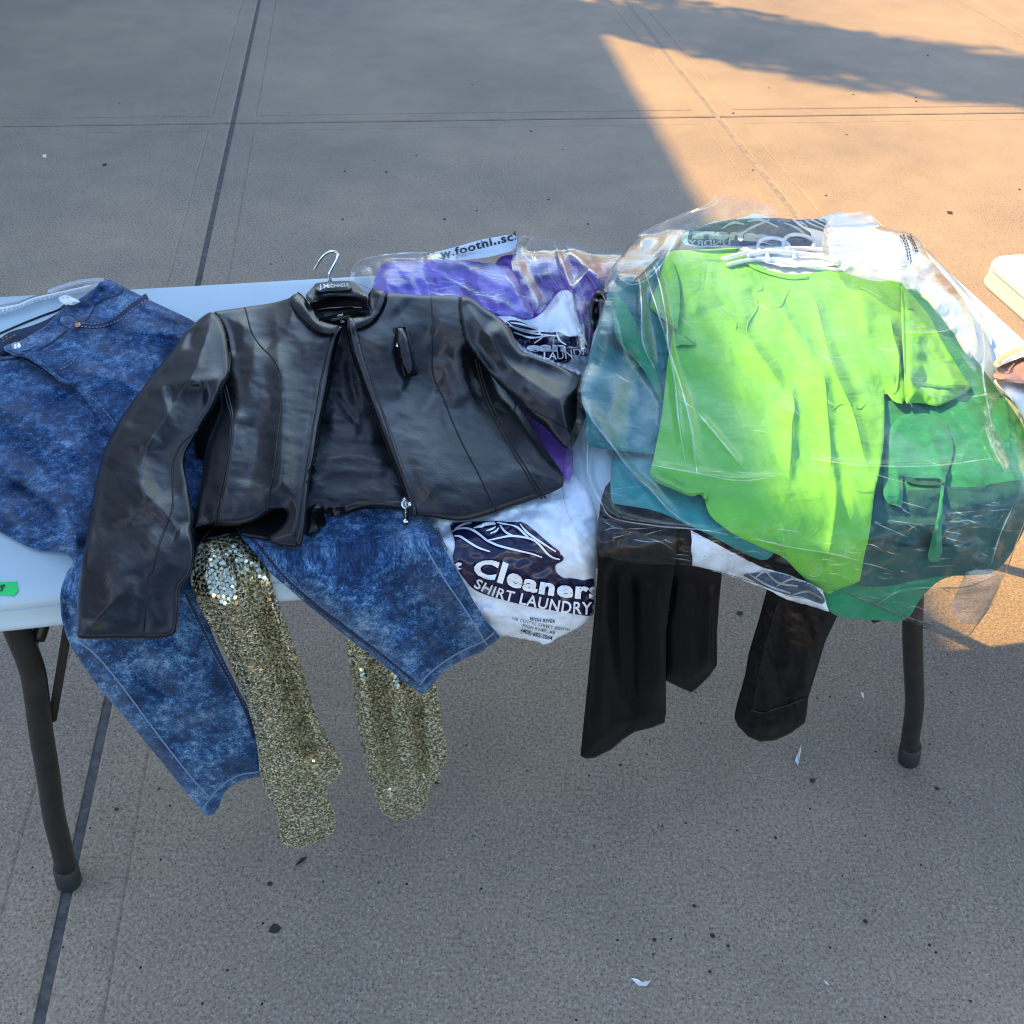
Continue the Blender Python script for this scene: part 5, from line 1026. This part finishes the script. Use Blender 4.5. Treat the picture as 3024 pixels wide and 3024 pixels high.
cloth('body', lb, 'lime', LS, 0.010, 80, it=1,
      folds=[(z5((330, 680), (420, 790), (490, 1000), (560, 1270), (650, 1480), (720, 1650), (800, 1960), (860, 2140)), 0.0116, 34, 's'), (z5((470, 1200), (505, 1400), (525, 1600), (550, 1932), (548, 2150)), 0.0107, 25, 's'), (z5((240, 1350), (290, 1560), (275, 1700), (265, 1932), (250, 2150)), 0.0132, 22, 's'), (z5((-60, 1080), (120, 1320), (260, 1500)), 0.0083, 30, 's'),
             (z4((700, 560), (1000, 790), (1180, 1000), (1290, 1170)), 0.0074, 30, 's'), (z4((660, 420), (720, 600), (800, 760)), 0.0066, 34, 'r'), (z4((1080, 560), (1150, 720), (1080, 860)), 0.0055, 22, 'v'), (z4((1180, 580), (1350, 830), (1480, 1000)), 0.0083, 25, 's'), (z4((1300, 760), (1440, 940), (1600, 1180)), 0.0044, 30, 'r'),
             (z5((740, 640), (800, 900), (830, 1100)), 0.0066, 36, 'z'), (z5((960, 900), (1020, 1150), (1080, 1400)), 0.0132, 25, 's'), (z5((600, 900), (740, 820), (960, 760)), 0.0044, 34, 'r'), (z4((860, 520), (960, 460), (1060, 440)), 0.0033, 20, 'v'), (z4((760, 960), (850, 1260), (860, 1650)), 0.0044, 40, 'r'), (z6((215, 700), (215, 950), (270, 1030)), 0.0055, 16, 'r'), (z6((550, 200), (600, 500), (560, 820), (500, 1100)), 0.0099, 19, 's'),
             (z5((350, 1000), (420, 1250), (440, 1500)), 0.0044, 30, 'r'), (z5((560, 1600), (700, 1550), (840, 1480)), 0.0039, 22, 'v'), (zh((1080, 1130), (1300, 1260), (1480, 1330)), 0.0044, 12, 'v')],
      noise=[(0.006, 1.2, 150, 60, 66), (0.0014, 0.7, 60, 34, 67)], gap=0.006, br=10, th=0.02)
cloth('sleeve', [(2660, 834), (2682, 860), (2715, 896), (2750, 936), (2775, 993), (2812, 1055), (2845, 1109), (2871, 1143), (2858, 1158), (2830, 1172), (2804, 1185), (2766, 1202), (2745, 1196), (2721, 1190), (2690, 1190), (2672, 1196), (2670, 1100), (2664, 1000), (2660, 900)], 'lime', LS, 0.012, 40,
      folds=[(z5((1180, 1000), (1170, 1200), (1200, 1400)), 0.0077, 24, 's'), (z5((1260, 900), (1330, 1060), (1360, 1250)), 0.0044, 26, 'v'), (z5((1130, 1230), (1300, 1250), (1430, 1220)), 0.0028, 12, 'v'), (z5((1100, 870), (1180, 900), (1240, 920)), 0.0028, 10, 'v')], noise=[(0.008, 0.9, 60, 34, 69)], br=6)
sheet('sleeve_opening', z5((1115, 1370), (1150, 1368), (1200, 1395), (1270, 1410), (1340, 1425), (1430, 1412), (1540, 1418), (1560, 1432), (1480, 1445), (1420, 1440), (1330, 1438), (1240, 1425), (1180, 1415), (1140, 1400)), 'lime_shade', LS, 0.003, 1, grid=5)  # flat patch; the shade inside the sleeve is in its colour
cloth('sleeve', [(1964, 757), (1955, 800), (1938, 850), (1914, 905), (1935, 925), (1960, 945), (1985, 965), (2012, 985), (2035, 1000), (2052, 1004), (2050, 1020), (2030, 1020), (2012, 1017), (1988, 1028), (2005, 950), (2010, 850), (1990, 770)], 'lime', LS, 0.010, 24, folds=[(z4((600, 800), (680, 840), (760, 890)), 0.0033, 8, 'c'), (z4((640, 460), (680, 600), (740, 740)), 0.0044, 20, 'r')], br=5)
ribbon('sleeve_hem', [z4((585, 770), (650, 810), (710, 850), (770, 895))], 4, 'lime_shade', LS, 0.001)
ribbon('neckband', [z4((1030, 352), (1045, 400), (1085, 440), (1140, 470), (1230, 500), (1330, 520), (1420, 515))], 12, 'lime', LS, 0.002, 0.003)
ribbon('shoulder_seam', [z5((1055, 690), (1075, 850), (1078, 1000), (1080, 1200), (1085, 1530))], 5, 'lime_shade', LS, 0.0008, 0.001)
for L in (z5((355, 690), (440, 820), (490, 1000), (560, 1270), (650, 1480), (720, 1650), (790, 1930), (860, 2130)), z5((490, 1290), (512, 1420), (525, 1600), (550, 1930), (545, 2130)), z5((250, 1400), (290, 1560), (272, 1720), (265, 1930), (250, 2120)), z5((0, 1140), (120, 1320), (230, 1470)),
          z4((850, 650), (1000, 780), (1010, 830), (1080, 890), (1200, 1040), (1290, 1160)), z4((1130, 480), (1160, 585), (1125, 610), (1130, 700), (1080, 780), (1070, 860)), z4((1200, 690), (1260, 690), (1290, 640), (1330, 560)), z4((1260, 690), (1380, 880), (1480, 1000)), z5((970, 920), (1000, 1080), (1035, 1180)), z5((980, 1450), (1010, 1480), (1030, 1400), (1045, 1200)),
          z6((215, 700), (214, 820), (216, 960)), z5((560, 1600), (620, 1560), (700, 1560), (760, 1590), (840, 1510)), z5((1090, 880), (1130, 875), (1165, 905))):
    surf_tube('crease', L, [0.0003, 0.0022, 0.0018, 0.0024, 0.0016, 0.0003], 'lime', LS, lift=-0.0003, n=70, seg=6)
cloth('hem_roll', zh((1035, 1100), (1060, 1150), (1200, 1215), (1300, 1250), (1420, 1330), (1500, 1320), (1560, 1340), (1640, 1330), (1690, 1370), (1700, 1430), (1660, 1460), (1640, 1400), (1590, 1390), (1540, 1420), (1460, 1400), (1300, 1330), (1150, 1270), (1060, 1210)), 'lime', LS, 0.010, 12, br=4)

# ------------------------------------------------------------------ white hangers and the crumpled printed film at the top of the bag
def hanger_white(dx, dy, label):
    W = empty('white_hanger', anchor(2300+dx, 800+dy), label, 'hanger', 'white plastic hangers inside the clear bag')
    mv = lambda L: [(x+dx, y+dy) for x, y in L]
    surf_tube('hook', mv(zt((830, 470), (815, 425), (840, 385), (900, 368), (980, 380), (1035, 420), (1030, 455))), 0.0040, 'whitehang', W, lift=0.014, n=40)
    surf_tube('hanger_arm', mv(zt((560, 520), (720, 480), (830, 468), (1000, 470), (1200, 490), (1400, 540))), 0.0045, 'whitehang', W, lift=0.014)
    if dx == 0: surf_tube('hanger_bar', mv(zt((600, 560), (780, 525), (1000, 540), (1200, 575), (1400, 600))), 0.004, 'whitehang', W, lift=0.008)
    surf_tube('hanger_strut', mv(zt((880, 465), (885, 500), (900, 535))), 0.004, 'whitehang', W, lift=0.010, n=6)
hanger_white(0, 0, 'white plastic hanger with its hook just above the lime shirt collar')
hanger_white(75, -10, 'white plastic hanger whose hook lies further right above the lime collar')
BF = empty('clear_garment_bag', anchor(2300, 1200), 'large clear plastic garment bag over the green and teal clothes', 'garment bag')
pf = cloth('back_print_film', [(2010, 720), (2018, 690), (2060, 668), (2130, 650), (2180, 648), (2240, 625), (2300, 655), (2350, 652), (2400, 650), (2426, 643), (2457, 630), (2500, 626), (2512, 650), (2560, 650), (2600, 700), (2700, 730), (2760, 830), (2640, 800), (2500, 780), (2380, 790), (2280, 785), (2220, 750), (2150, 725), (2060, 732)], 'whitefilm', BF, 0.004, 20, extra=lambda x, y, sd: 0.008*facet(x, y, 80, 31)+0.004*facet(x, y, 36, 32), gap=0.004, br=4, wobble=4, it=1, single=True, record=True)
sheet('printed_panel', zt((330, 300), (420, 280), (560, 250), (650, 235), (800, 230), (950, 225), (1060, 235), (1110, 280), (1190, 330), (1220, 420), (1200, 470), (1000, 430), (820, 420), (700, 425), (520, 420), (330, 430), (315, 380)), 'navyfade', BF, 0.002, 0, grid=6)
text('lettering', 'eaners', zt((345, 370), (520, 375), (740, 385), (900, 400)), [30, 30, 30], 'fadewhite', BF, bold=0.05, lift=0.004, mirror=True)
text('lettering', 'UNDRY', zt((320, 425), (450, 425), (620, 425)), 17, 'fadewhite', BF, bold=0.02, lift=0.004, mirror=True)
ribbon('print_lines', [zt((560, 300), (640, 260), (720, 270)), zt((700, 340), (760, 300), (900, 240)), zt((740, 250), (840, 240), (960, 290)), zt((1000, 260), (1100, 300), (1190, 380)), zt((1080, 240), (1130, 260), (1170, 290))], [3, 8, 4], 'fadewhite', BF, 0.004)
sheet('print_corner', zt((1080, 240), (1180, 236), (1290, 234), (1330, 280), (1362, 335), (1300, 330), (1230, 310), (1150, 290)), 'navyfade', BF, 0.004, 0, grid=6)
ribbon('print_lines', [zt((1150, 240), (1200, 270), (1300, 310)), zt((1200, 238), (1250, 262), (1330, 300)), zt((1250, 236), (1290, 250), (1320, 275))], 5, 'fadewhite', BF, 0.006)
bag = [(1774, 861), (1775, 850), (1801, 832), (1804, 795), (1828, 765), (1852, 736), (1878, 700), (1910, 680), (1940, 664), (1985, 645), (2023, 628), (2065, 615), (2100, 597), (2112, 578), (2121, 568), (2145, 580), (2168, 586), (2210, 590), (2240, 595), (2287, 617), (2338, 638), (2380, 645), (2426, 643), (2457, 628), (2504, 627), (2561, 626), (2590, 652), (2617, 678), (2655, 674), (2721, 703), (2735, 735), (2804, 807), (2870, 881), (2895, 923), (2911, 972), (2925, 1020), (2928, 1072), (2949, 1130), (2982, 1171), (3007, 1196), (3026, 1256), (3060, 1400), (3045, 1500), (3024, 1545), (3002, 1602), (2985, 1650), (2969, 1697), (2953, 1730), (2928, 1788), (2887, 1842), (2866, 1873), (2845, 1887), (2812, 1880), (2770, 1868), (2721, 1851), (2667, 1827), (2576, 1789), (2514, 1760), (2470, 1745), (2428, 1740), (2392, 1770), (2325, 1760), (2257, 1730), (2185, 1707), (2118, 1688), (2045, 1671), (1983, 1665), (1920, 1664), (1859, 1659), (1810, 1648), (1768, 1640), (1735, 1602), (1700, 1560), (1670, 1502), (1662, 1455), (1663, 1398), (1665, 1346), (1684, 1297), (1702, 1229), (1704, 1152), (1717, 1113), (1739, 1056), (1751, 1006), (1766, 961), (1789, 890)]
wp = cloth('white_corner', z7((852, 320), (900, 350), (1000, 400), (1130, 470), (1250, 530), (1400, 570), (1500, 610), (1600, 660), (1640, 785), (1530, 752), (1400, 718), (1270, 650), (1130, 600), (1000, 558), (860, 524)), 'whitefilm', BF, 0.003, 12, it=0, extra=lambda x, y, sd: 0.005*crinkle(x, y, 50, 41), gap=0.008, br=3, single=True, wobble=3)
sheet('printed_panel', z7((1140, 575), (1260, 560), (1330, 560), (1450, 590), (1560, 640), (1625, 720), (1600, 745), (1480, 700), (1400, 690), (1260, 640)), 'navyfade', BF, 0.002, 0, grid=6)
ribbon('print_lines', [z7((1180, 570), (1300, 640), (1420, 680)), z7((1280, 560), (1350, 620), (1460, 640)), z7((1340, 640), (1420, 600), (1480, 610)), z7((1430, 690), (1520, 670), (1600, 710)), z7((1210, 600), (1260, 560), (1300, 565))], [3, 7, 4], 'fadewhite', BF, 0.003)
bagfold = [(zh((180, 220), (400, 560), (620, 850), (860, 1170), (1050, 1330), (1250, 1560), (1500, 1740)), 0.016, 14, 'r'), (zh((330, 780), (340, 1230), (480, 1480), (620, 1660), (1100, 1750), (1600, 1790), (1932, 1850)), 0.018, 14, 'r'),
           (zg((1100, 420), (1160, 700), (1180, 1000), (1200, 1500), (1380, 1900)), 0.018, 14, 'r'), (zg((1330, 350), (1450, 700), (1540, 1200), (1560, 1550), (1660, 1900)), 0.014, 12, 'r'), (z4((480, 450), (560, 700), (620, 900), (660, 1100), (680, 1300), (720, 1560)), 0.014, 14, 'r'),
           (z4((640, 960), (700, 1150), (760, 1400), (790, 1640)), 0.010, 16, 'r'), (z4((800, 1300), (900, 1420), (1050, 1600)), 0.008, 10, 'r'), (z4((530, 1590), (800, 1640), (1050, 1680), (1280, 1640)), 0.008, 10, 'r'), (z4((300, 480), (420, 560), (560, 480), (700, 240)), 0.018, 20, 'r'), (z4((740, 150), (880, 110), (920, 60)), 0.014, 12, 'r'),
           (z6((400, 250), (800, 300), (1300, 300), (1700, 250)), 0.006, 8, 'r'), (z6((0, 820), (250, 880), (560, 930), (760, 980)), 0.008, 10, 'r'), (z6((880, 1290), (1100, 1180), (1500, 1170), (1700, 1100)), 0.014, 16, 's'), (z6((560, 1190), (800, 1260), (1150, 1400), (1450, 1500)), 0.008, 10, 'r'), (z6((1650, 0), (1700, 150), (1800, 350)), 0.014, 14, 'r'),
           (z5((700, 500), (900, 640), (1200, 700)), 0.014, 16, 'r'), (z5((1000, 560), (1250, 760), (1500, 900)), 0.014, 18, 'r'), (z5((1600, 900), (1650, 1150), (1640, 1350), (1700, 1700)), 0.016, 16, 'r'), (z5((1560, 1500), (1760, 1480), (1880, 1560)), 0.012, 12, 'r'), (z6((1850, 600), (1760, 800), (1700, 1000)), 0.014, 16, 'r'), (z5((1080, 1040), (1300, 1040), (1500, 1000)), 0.008, 8, 'r')]
def bagx(x, y, sd):
    top = np.clip((820-y)/120, 0, 1); rt = np.clip((x-2600)/200, 0, 1)
    low = np.clip((y-1480)/120, 0, 1)
    k = 0.35+1.5*np.clip(top+0.45*rt+0.55*low, 0, 1.2)
    return k*(0.016*facet(x, y, 150, 51)+0.012*facet(x, y, 70, 52)+0.008*facet(x, y, 34, 53)*np.clip(top+0.7*low+0.5*rt, 0.2, 1))+0.012*top*np.clip(sd/40, 0, 1)
cloth('front_film', bag, 'film', BF, 0.014, 50, folds=bagfold, extra=bagx, gap=0.006, br=12, single=True, wobble=5, it=1)
def bag_angle(x, y):
    if x < 1960 and y < 1330: return 0.35 if y > 1050 else 1.2
    if y < 800: return 0.25
    if x > 2660: return 0.75 if y < 1400 else 0.15
    return 0.12 if y > 1250 else 0.55
rc = np.random.default_rng(3)
fold_lines = [f[0] for f in bagfold]
tag(ribbon('crease_highlight', fold_lines, [1.5, 4.5, 3, 5, 1.5], 'film_glint', BF, 0.0008), kind='stuff')  # highlights along the bag folds, painted as milky ribbons
cr = creases(50, bag, 21, bag_angle)
tag(ribbon('crease_highlight', cr[:20], [0.6, 2.6, 0.6], 'film_glint', BF, 0.0006), kind='stuff')
tag(ribbon('crease_highlight', cr[20:], [0.4, 1.6, 0.4], 'film_glint', BF, 0.0006), kind='stuff')
low_ = [(1760, 1480), (2050, 1560), (2400, 1620), (2600, 1480), (3000, 1480), (2960, 1700), (2850, 1860), (2500, 1740), (2150, 1690), (1780, 1630)]
tag(ribbon('crease_highlight', creases(70, low_, 24, lambda x, y: 0.2, (30, 120)), [0.6, 3.6, 1.6, 0.6], 'film_glint', BF, 0.0006), kind='stuff')
ribbon('film_edge', [bag+[bag[0]]], 2.6, 'filmhem', BF, 0.001, smooth=False)
cloth('doubled_film', [(1768, 880), (1805, 890), (1830, 960), (1838, 1010), (1860, 1060), (1905, 1130), (1945, 1190), (1940, 1290), (1890, 1330), (1800, 1320), (1735, 1300), (1738, 1238), (1712, 1156), (1745, 1047), (1768, 960)], 'film', BF, 0.003, 10, it=0, extra=lambda x, y, sd: 0.005*facet(x, y, 70, 61)+0.002*facet(x, y, 30, 63), gap=0.002, br=2, single=True, wobble=4)
cloth('gathered_film', [(1776, 858), (1804, 800), (1852, 738), (1878, 703), (1940, 667), (2023, 631), (2100, 600), (2121, 572), (2200, 590), (2287, 617), (2300, 650), (2200, 650), (2080, 668), (2025, 700), (2010, 728), (1960, 745), (1900, 800), (1840, 860)], 'milky', BF, 0.004, 16, extra=lambda x, y, sd: 0.012*facet(x, y, 80, 64)+0.006*facet(x, y, 36, 65), gap=0.002, br=2, single=True, wobble=4, it=1)
cloth('seam_flap', z6((1520, 1060), (1600, 1040), (1700, 1045), (1795, 1065), (1780, 1110), (1750, 1170), (1700, 1290), (1600, 1440), (1480, 1420), (1400, 1330), (1440, 1230)), 'cloudy', BF, 0.003, 10, it=0, extra=lambda x, y, sd: 0.010*facet(x, y, 60, 62), gap=0.004, br=3, single=True, wobble=3)
cloth('crumpled_top', [(2440, 645), (2500, 628), (2562, 628), (2600, 672), (2655, 680), (2718, 706), (2730, 745), (2790, 815), (2850, 890), (2880, 960), (2890, 1040), (2860, 1060), (2800, 960), (2730, 880), (2660, 830), (2560, 820), (2480, 800), (2420, 740)], 'whitish', BF, 0.008, 20, it=1, extra=lambda x, y, sd: 0.020*facet(x, y, 90, 71)+0.012*facet(x, y, 40, 72), gap=0.004, br=4, single=True, wobble=5)
stitches('printed_lines', [z5((1050, 345), (1090, 430), (1110, 545)), z5((1072, 340), (1108, 430), (1128, 545)), z5((1098, 338), (1140, 410), (1165, 470)), z5((1118, 336), (1155, 410), (1178, 480))], 'ink', BF, 7, 2, 4, 0.003)
cloth('edge_gather', z5((1650, 1500), (1740, 1480), (1760, 1520), (1700, 1600), (1720, 1720), (1780, 1850), (1830, 2000), (1800, 2040), (1720, 1960), (1670, 1800), (1650, 1650)), 'milky', BF, 0.010, 14, extra=lambda x, y, sd: 0.010*crinkle(x, y, 26, 73), gap=0.004, br=2, single=True, wobble=4)

# ------------------------------------------------------------------ things at the left and right margins
TP = tag(sheet('price_tape', zl((-120, 262), (-60, 258), (40, 262), (120, 262), (203, 256), (196, 300), (213, 355), (190, 385), (160, 430), (90, 420), (0, 410), (-120, 405)), 'tape', None, 0.0008, 0, grid=6, H=np.zeros((NC, NC))), 'bright green tape with a handwritten mark stuck on the table edge at the left', 'tape')
ribbon('pen_mark', [zl((-20, 330), (0, 315), (30, 300), (50, 298), (50, 310), (30, 325), (10, 335), (25, 345), (30, 355), (10, 362), (-15, 358))], 3, 'ink', TP, 0.0016)
WC = tag(cloth('white_shirt', [(2925, 1120), (2960, 1122), (3010, 1135), (3100, 1120), (3330, 1100), (3330, 1420), (3120, 1400), (3060, 1330), (3035, 1262), (3005, 1200), (2975, 1165)], 'cloth_white', None, 0.026, 50, folds=[([(2940, 1130), (3010, 1180), (3060, 1280)], 0.010, 18, 'r')], noise=[(0.010, 0.6, 70, 30, 81)], br=4, gap=0.01), 'white folded shirt on the right table beside the tan shoe', 'shirt')
SH = empty('tan_shoe', anchor(2990, 1095), 'tan shoe with white trim at the right edge beside the clear bag', 'shoe')
cloth('insole', zr((1325, 1035), (1380, 980), (1440, 870), (1520, 815), (1600, 790), (1800, 710), (1932, 650), (2600, 600), (2700, 1200), (2300, 1230), (1932, 1175), (1800, 1165), (1600, 1145), (1500, 1125), (1400, 1080)), 'shoein', SH, 0.030, 26, br=3, gap=0.02)
cloth('upper', zr((1345, 800), (1400, 720), (1480, 640), (1560, 590), (1700, 520), (1850, 482), (1932, 480), (2600, 470), (2600, 560), (1932, 545), (1800, 590), (1680, 650), (1560, 740), (1480, 810), (1420, 880), (1370, 840)), 'tanshoe', SH, 0.022, 14, br=3, gap=0.012)
cloth('trim', zr((1420, 885), (1480, 815), (1560, 742), (1680, 655), (1800, 595), (1932, 545), (2600, 500), (2600, 640), (1932, 650), (1800, 712), (1600, 790), (1520, 818)), 'whitetrim', SH, 0.008, 8, br=2, gap=0.006)
ribbon('trim_groove', [zr((1560, 770), (1680, 690), (1800, 625), (1932, 585))], 2.5, 'tanshoe', SH, 0.001)

# ------------------------------------------------------------------ small litter lying on the pavement
def chip(x, y, r, name='gravel_chip', mat='stone', label='small dark chip of gravel lying on the concrete', cat='gravel chip', group='dark gravel chips scattered on the pavement', flat=0.5, elong=1.0):
    c = ground(np.array(float(x)), np.array(float(y))); V = []; F = []
    n = 7; a0 = random.uniform(0, 6.28); ca, sa = math.cos(a0), math.sin(a0)
    for k, (rr, z) in enumerate(((0.8, 0.0), (1.0, 0.35*flat), (0.75, 0.8*flat))):
        for i in range(n):
            a = 6.283*i/n; q = rr*r*random.uniform(0.75, 1.15); X, Y = q*math.cos(a)*elong, q*math.sin(a)
            V.append((c[0]+X*ca-Y*sa, c[1]+X*sa+Y*ca, z*r+0.0003))
    V.append((c[0], c[1], flat*r))
    for k in range(2):
        for i in range(n): F.append((k*n+i, k*n+(i+1) % n, (k+1)*n+(i+1) % n, (k+1)*n+i))
    F += [(2*n+i, 2*n+(i+1) % n, 3*n) for i in range(n)]+[tuple(range(n))[::-1]]
    return tag(mesh_obj(name, V, F, mat, smooth=False), label, cat, group)
for x, y in [(1395, 250), (980, 163), (1080, 248), (1140, 508), (1018, 507), (1313, 648), (1012, 648), (1230, 460), (353, 307), (800, 780), (1105, 474), (1408, 623), (1620, 590),
             (1662, 442), (1737, 662), (1595, 60), (1568, 388), (2223, 503), (2270, 260), (2500, 398), (2705, 300), (2805, 628), (2705, 288), (2740, 165), (2165, 335), (2520, 280), (3010, 560), (2440, 578)]:
    sunny = x > 1760+0.56*y
    chip(x, y, random.uniform(0.003, 0.0065), label='small dark chip of gravel on the sunlit slabs behind the clear bag' if sunny else 'small dark chip of gravel on the shaded slabs behind the table', group='gravel chips on the sunlit slabs' if sunny else 'gravel chips on the shaded far slabs')
for x, y, r in [(798, 2610, .008), (2105, 2764, .008), (1932, 2776, .006), (2150, 2794, .005), (2025, 2432, .004), (2050, 2676, .006), (2555, 2722, .007), (2768, 2330, .007), (2290, 2474, .005), (1832, 2260, .005),
             (560, 2320, .008), (470, 2330, .005), (345, 2390, .007), (2720, 2555, .004), (1755, 2500, .004), (2096, 2870, .005)]:
    chip(x, y, r*0.62, label='small dark chip of gravel on the pavement in front of the table', group='gravel chips in front of the table')
tag(chip(2185, 1812, .008), 'largest dark gravel chip, below the hanging black trouser legs', 'gravel chip')
tag(chip(2400, 2306, .006), 'dark gravel chip in front of the right black trouser leg', 'gravel chip')
chip(812, 2742, .010, 'dried_gum', 'leaf', 'flat round spot of dried dark gum below the gold trousers', 'gum spot', None, 0.12)
chip(2745, 2798 if False else 2792, .003)
def scrap(name, poly, mat, label, cat, lift=0.001, curl=0.006):
    c = np.array([ground(np.array(float(x)), np.array(float(y))) for x, y in poly]); m = c.mean(0)
    n = len(c); V = []
    for k, th in enumerate((0.0, 0.0006)):
        for i, p in enumerate(c): V.append((p[0], p[1], lift+th+curl*(0.5+0.5*math.sin(i*2.1))))
        V.append((m[0], m[1], lift+th))
    F = [(i, (i+1) % n, n) for i in range(n)][::1]+[(n+1+i, n+1+(i+1) % n, 2*n+1) for i in range(n)]+[(i, (i+1) % n, n+1+(i+1) % n, n+1+i) for i in range(n)]
    return tag(mesh_obj(name, V, F, mat, smooth=False), label, cat)
scrap('paper_scrap', [(2364, 2204), (2363, 2225), (2356, 2262), (2346, 2250)], 'paper', 'thin white triangular paper scrap below the right black trouser leg', 'paper scrap')
scrap('paper_scrap', [(1862, 2892), (1880, 2897), (1896, 2902), (1921, 2899), (1908, 2918), (1885, 2912)], 'paper', 'torn white paper scrap at the bottom of the pavement', 'paper scrap')
scrap('paper_scrap', [(2432, 2898), (2440, 2906), (2448, 2911), (2436, 2908)], 'paper', 'tiny pale paper shred near the lower right', 'paper scrap')
scrap('paper_scrap', [(2541, 2045), (2549, 2050), (2552, 2064), (2546, 2062)], 'paper', 'thin white paper shred left of the right table leg', 'paper scrap', curl=0.002)
scrap('paper_scrap', [(127, 460), (137, 460), (138, 467), (127, 467)], 'paper', 'small white paper bit alone on the upper left slab', 'paper scrap')
scrap('dry_leaf', [(872, 2558), (890, 2538), (906, 2530), (903, 2540), (884, 2556)], 'leaf', 'dark dry leaf below the left gold trouser leg', 'leaf', curl=0.003)
scrap('dry_leaf', [(1278, 2310), (1290, 2312), (1298, 2316), (1286, 2318)], 'leaf', 'dark dry leaf beside the right gold trouser leg', 'leaf', curl=0.003)
scrap('dry_leaf', [(302, 488), (316, 484), (314, 490), (303, 492)], 'leaf', 'dark dry leaf left of the long pavement joint', 'leaf', curl=0.003)
scrap('dry_leaf', [(2795, 625), (2812, 628), (2812, 634), (2798, 631)], 'leaf', 'dark dry leaf on the sunlit concrete behind the bag', 'leaf', curl=0.003)
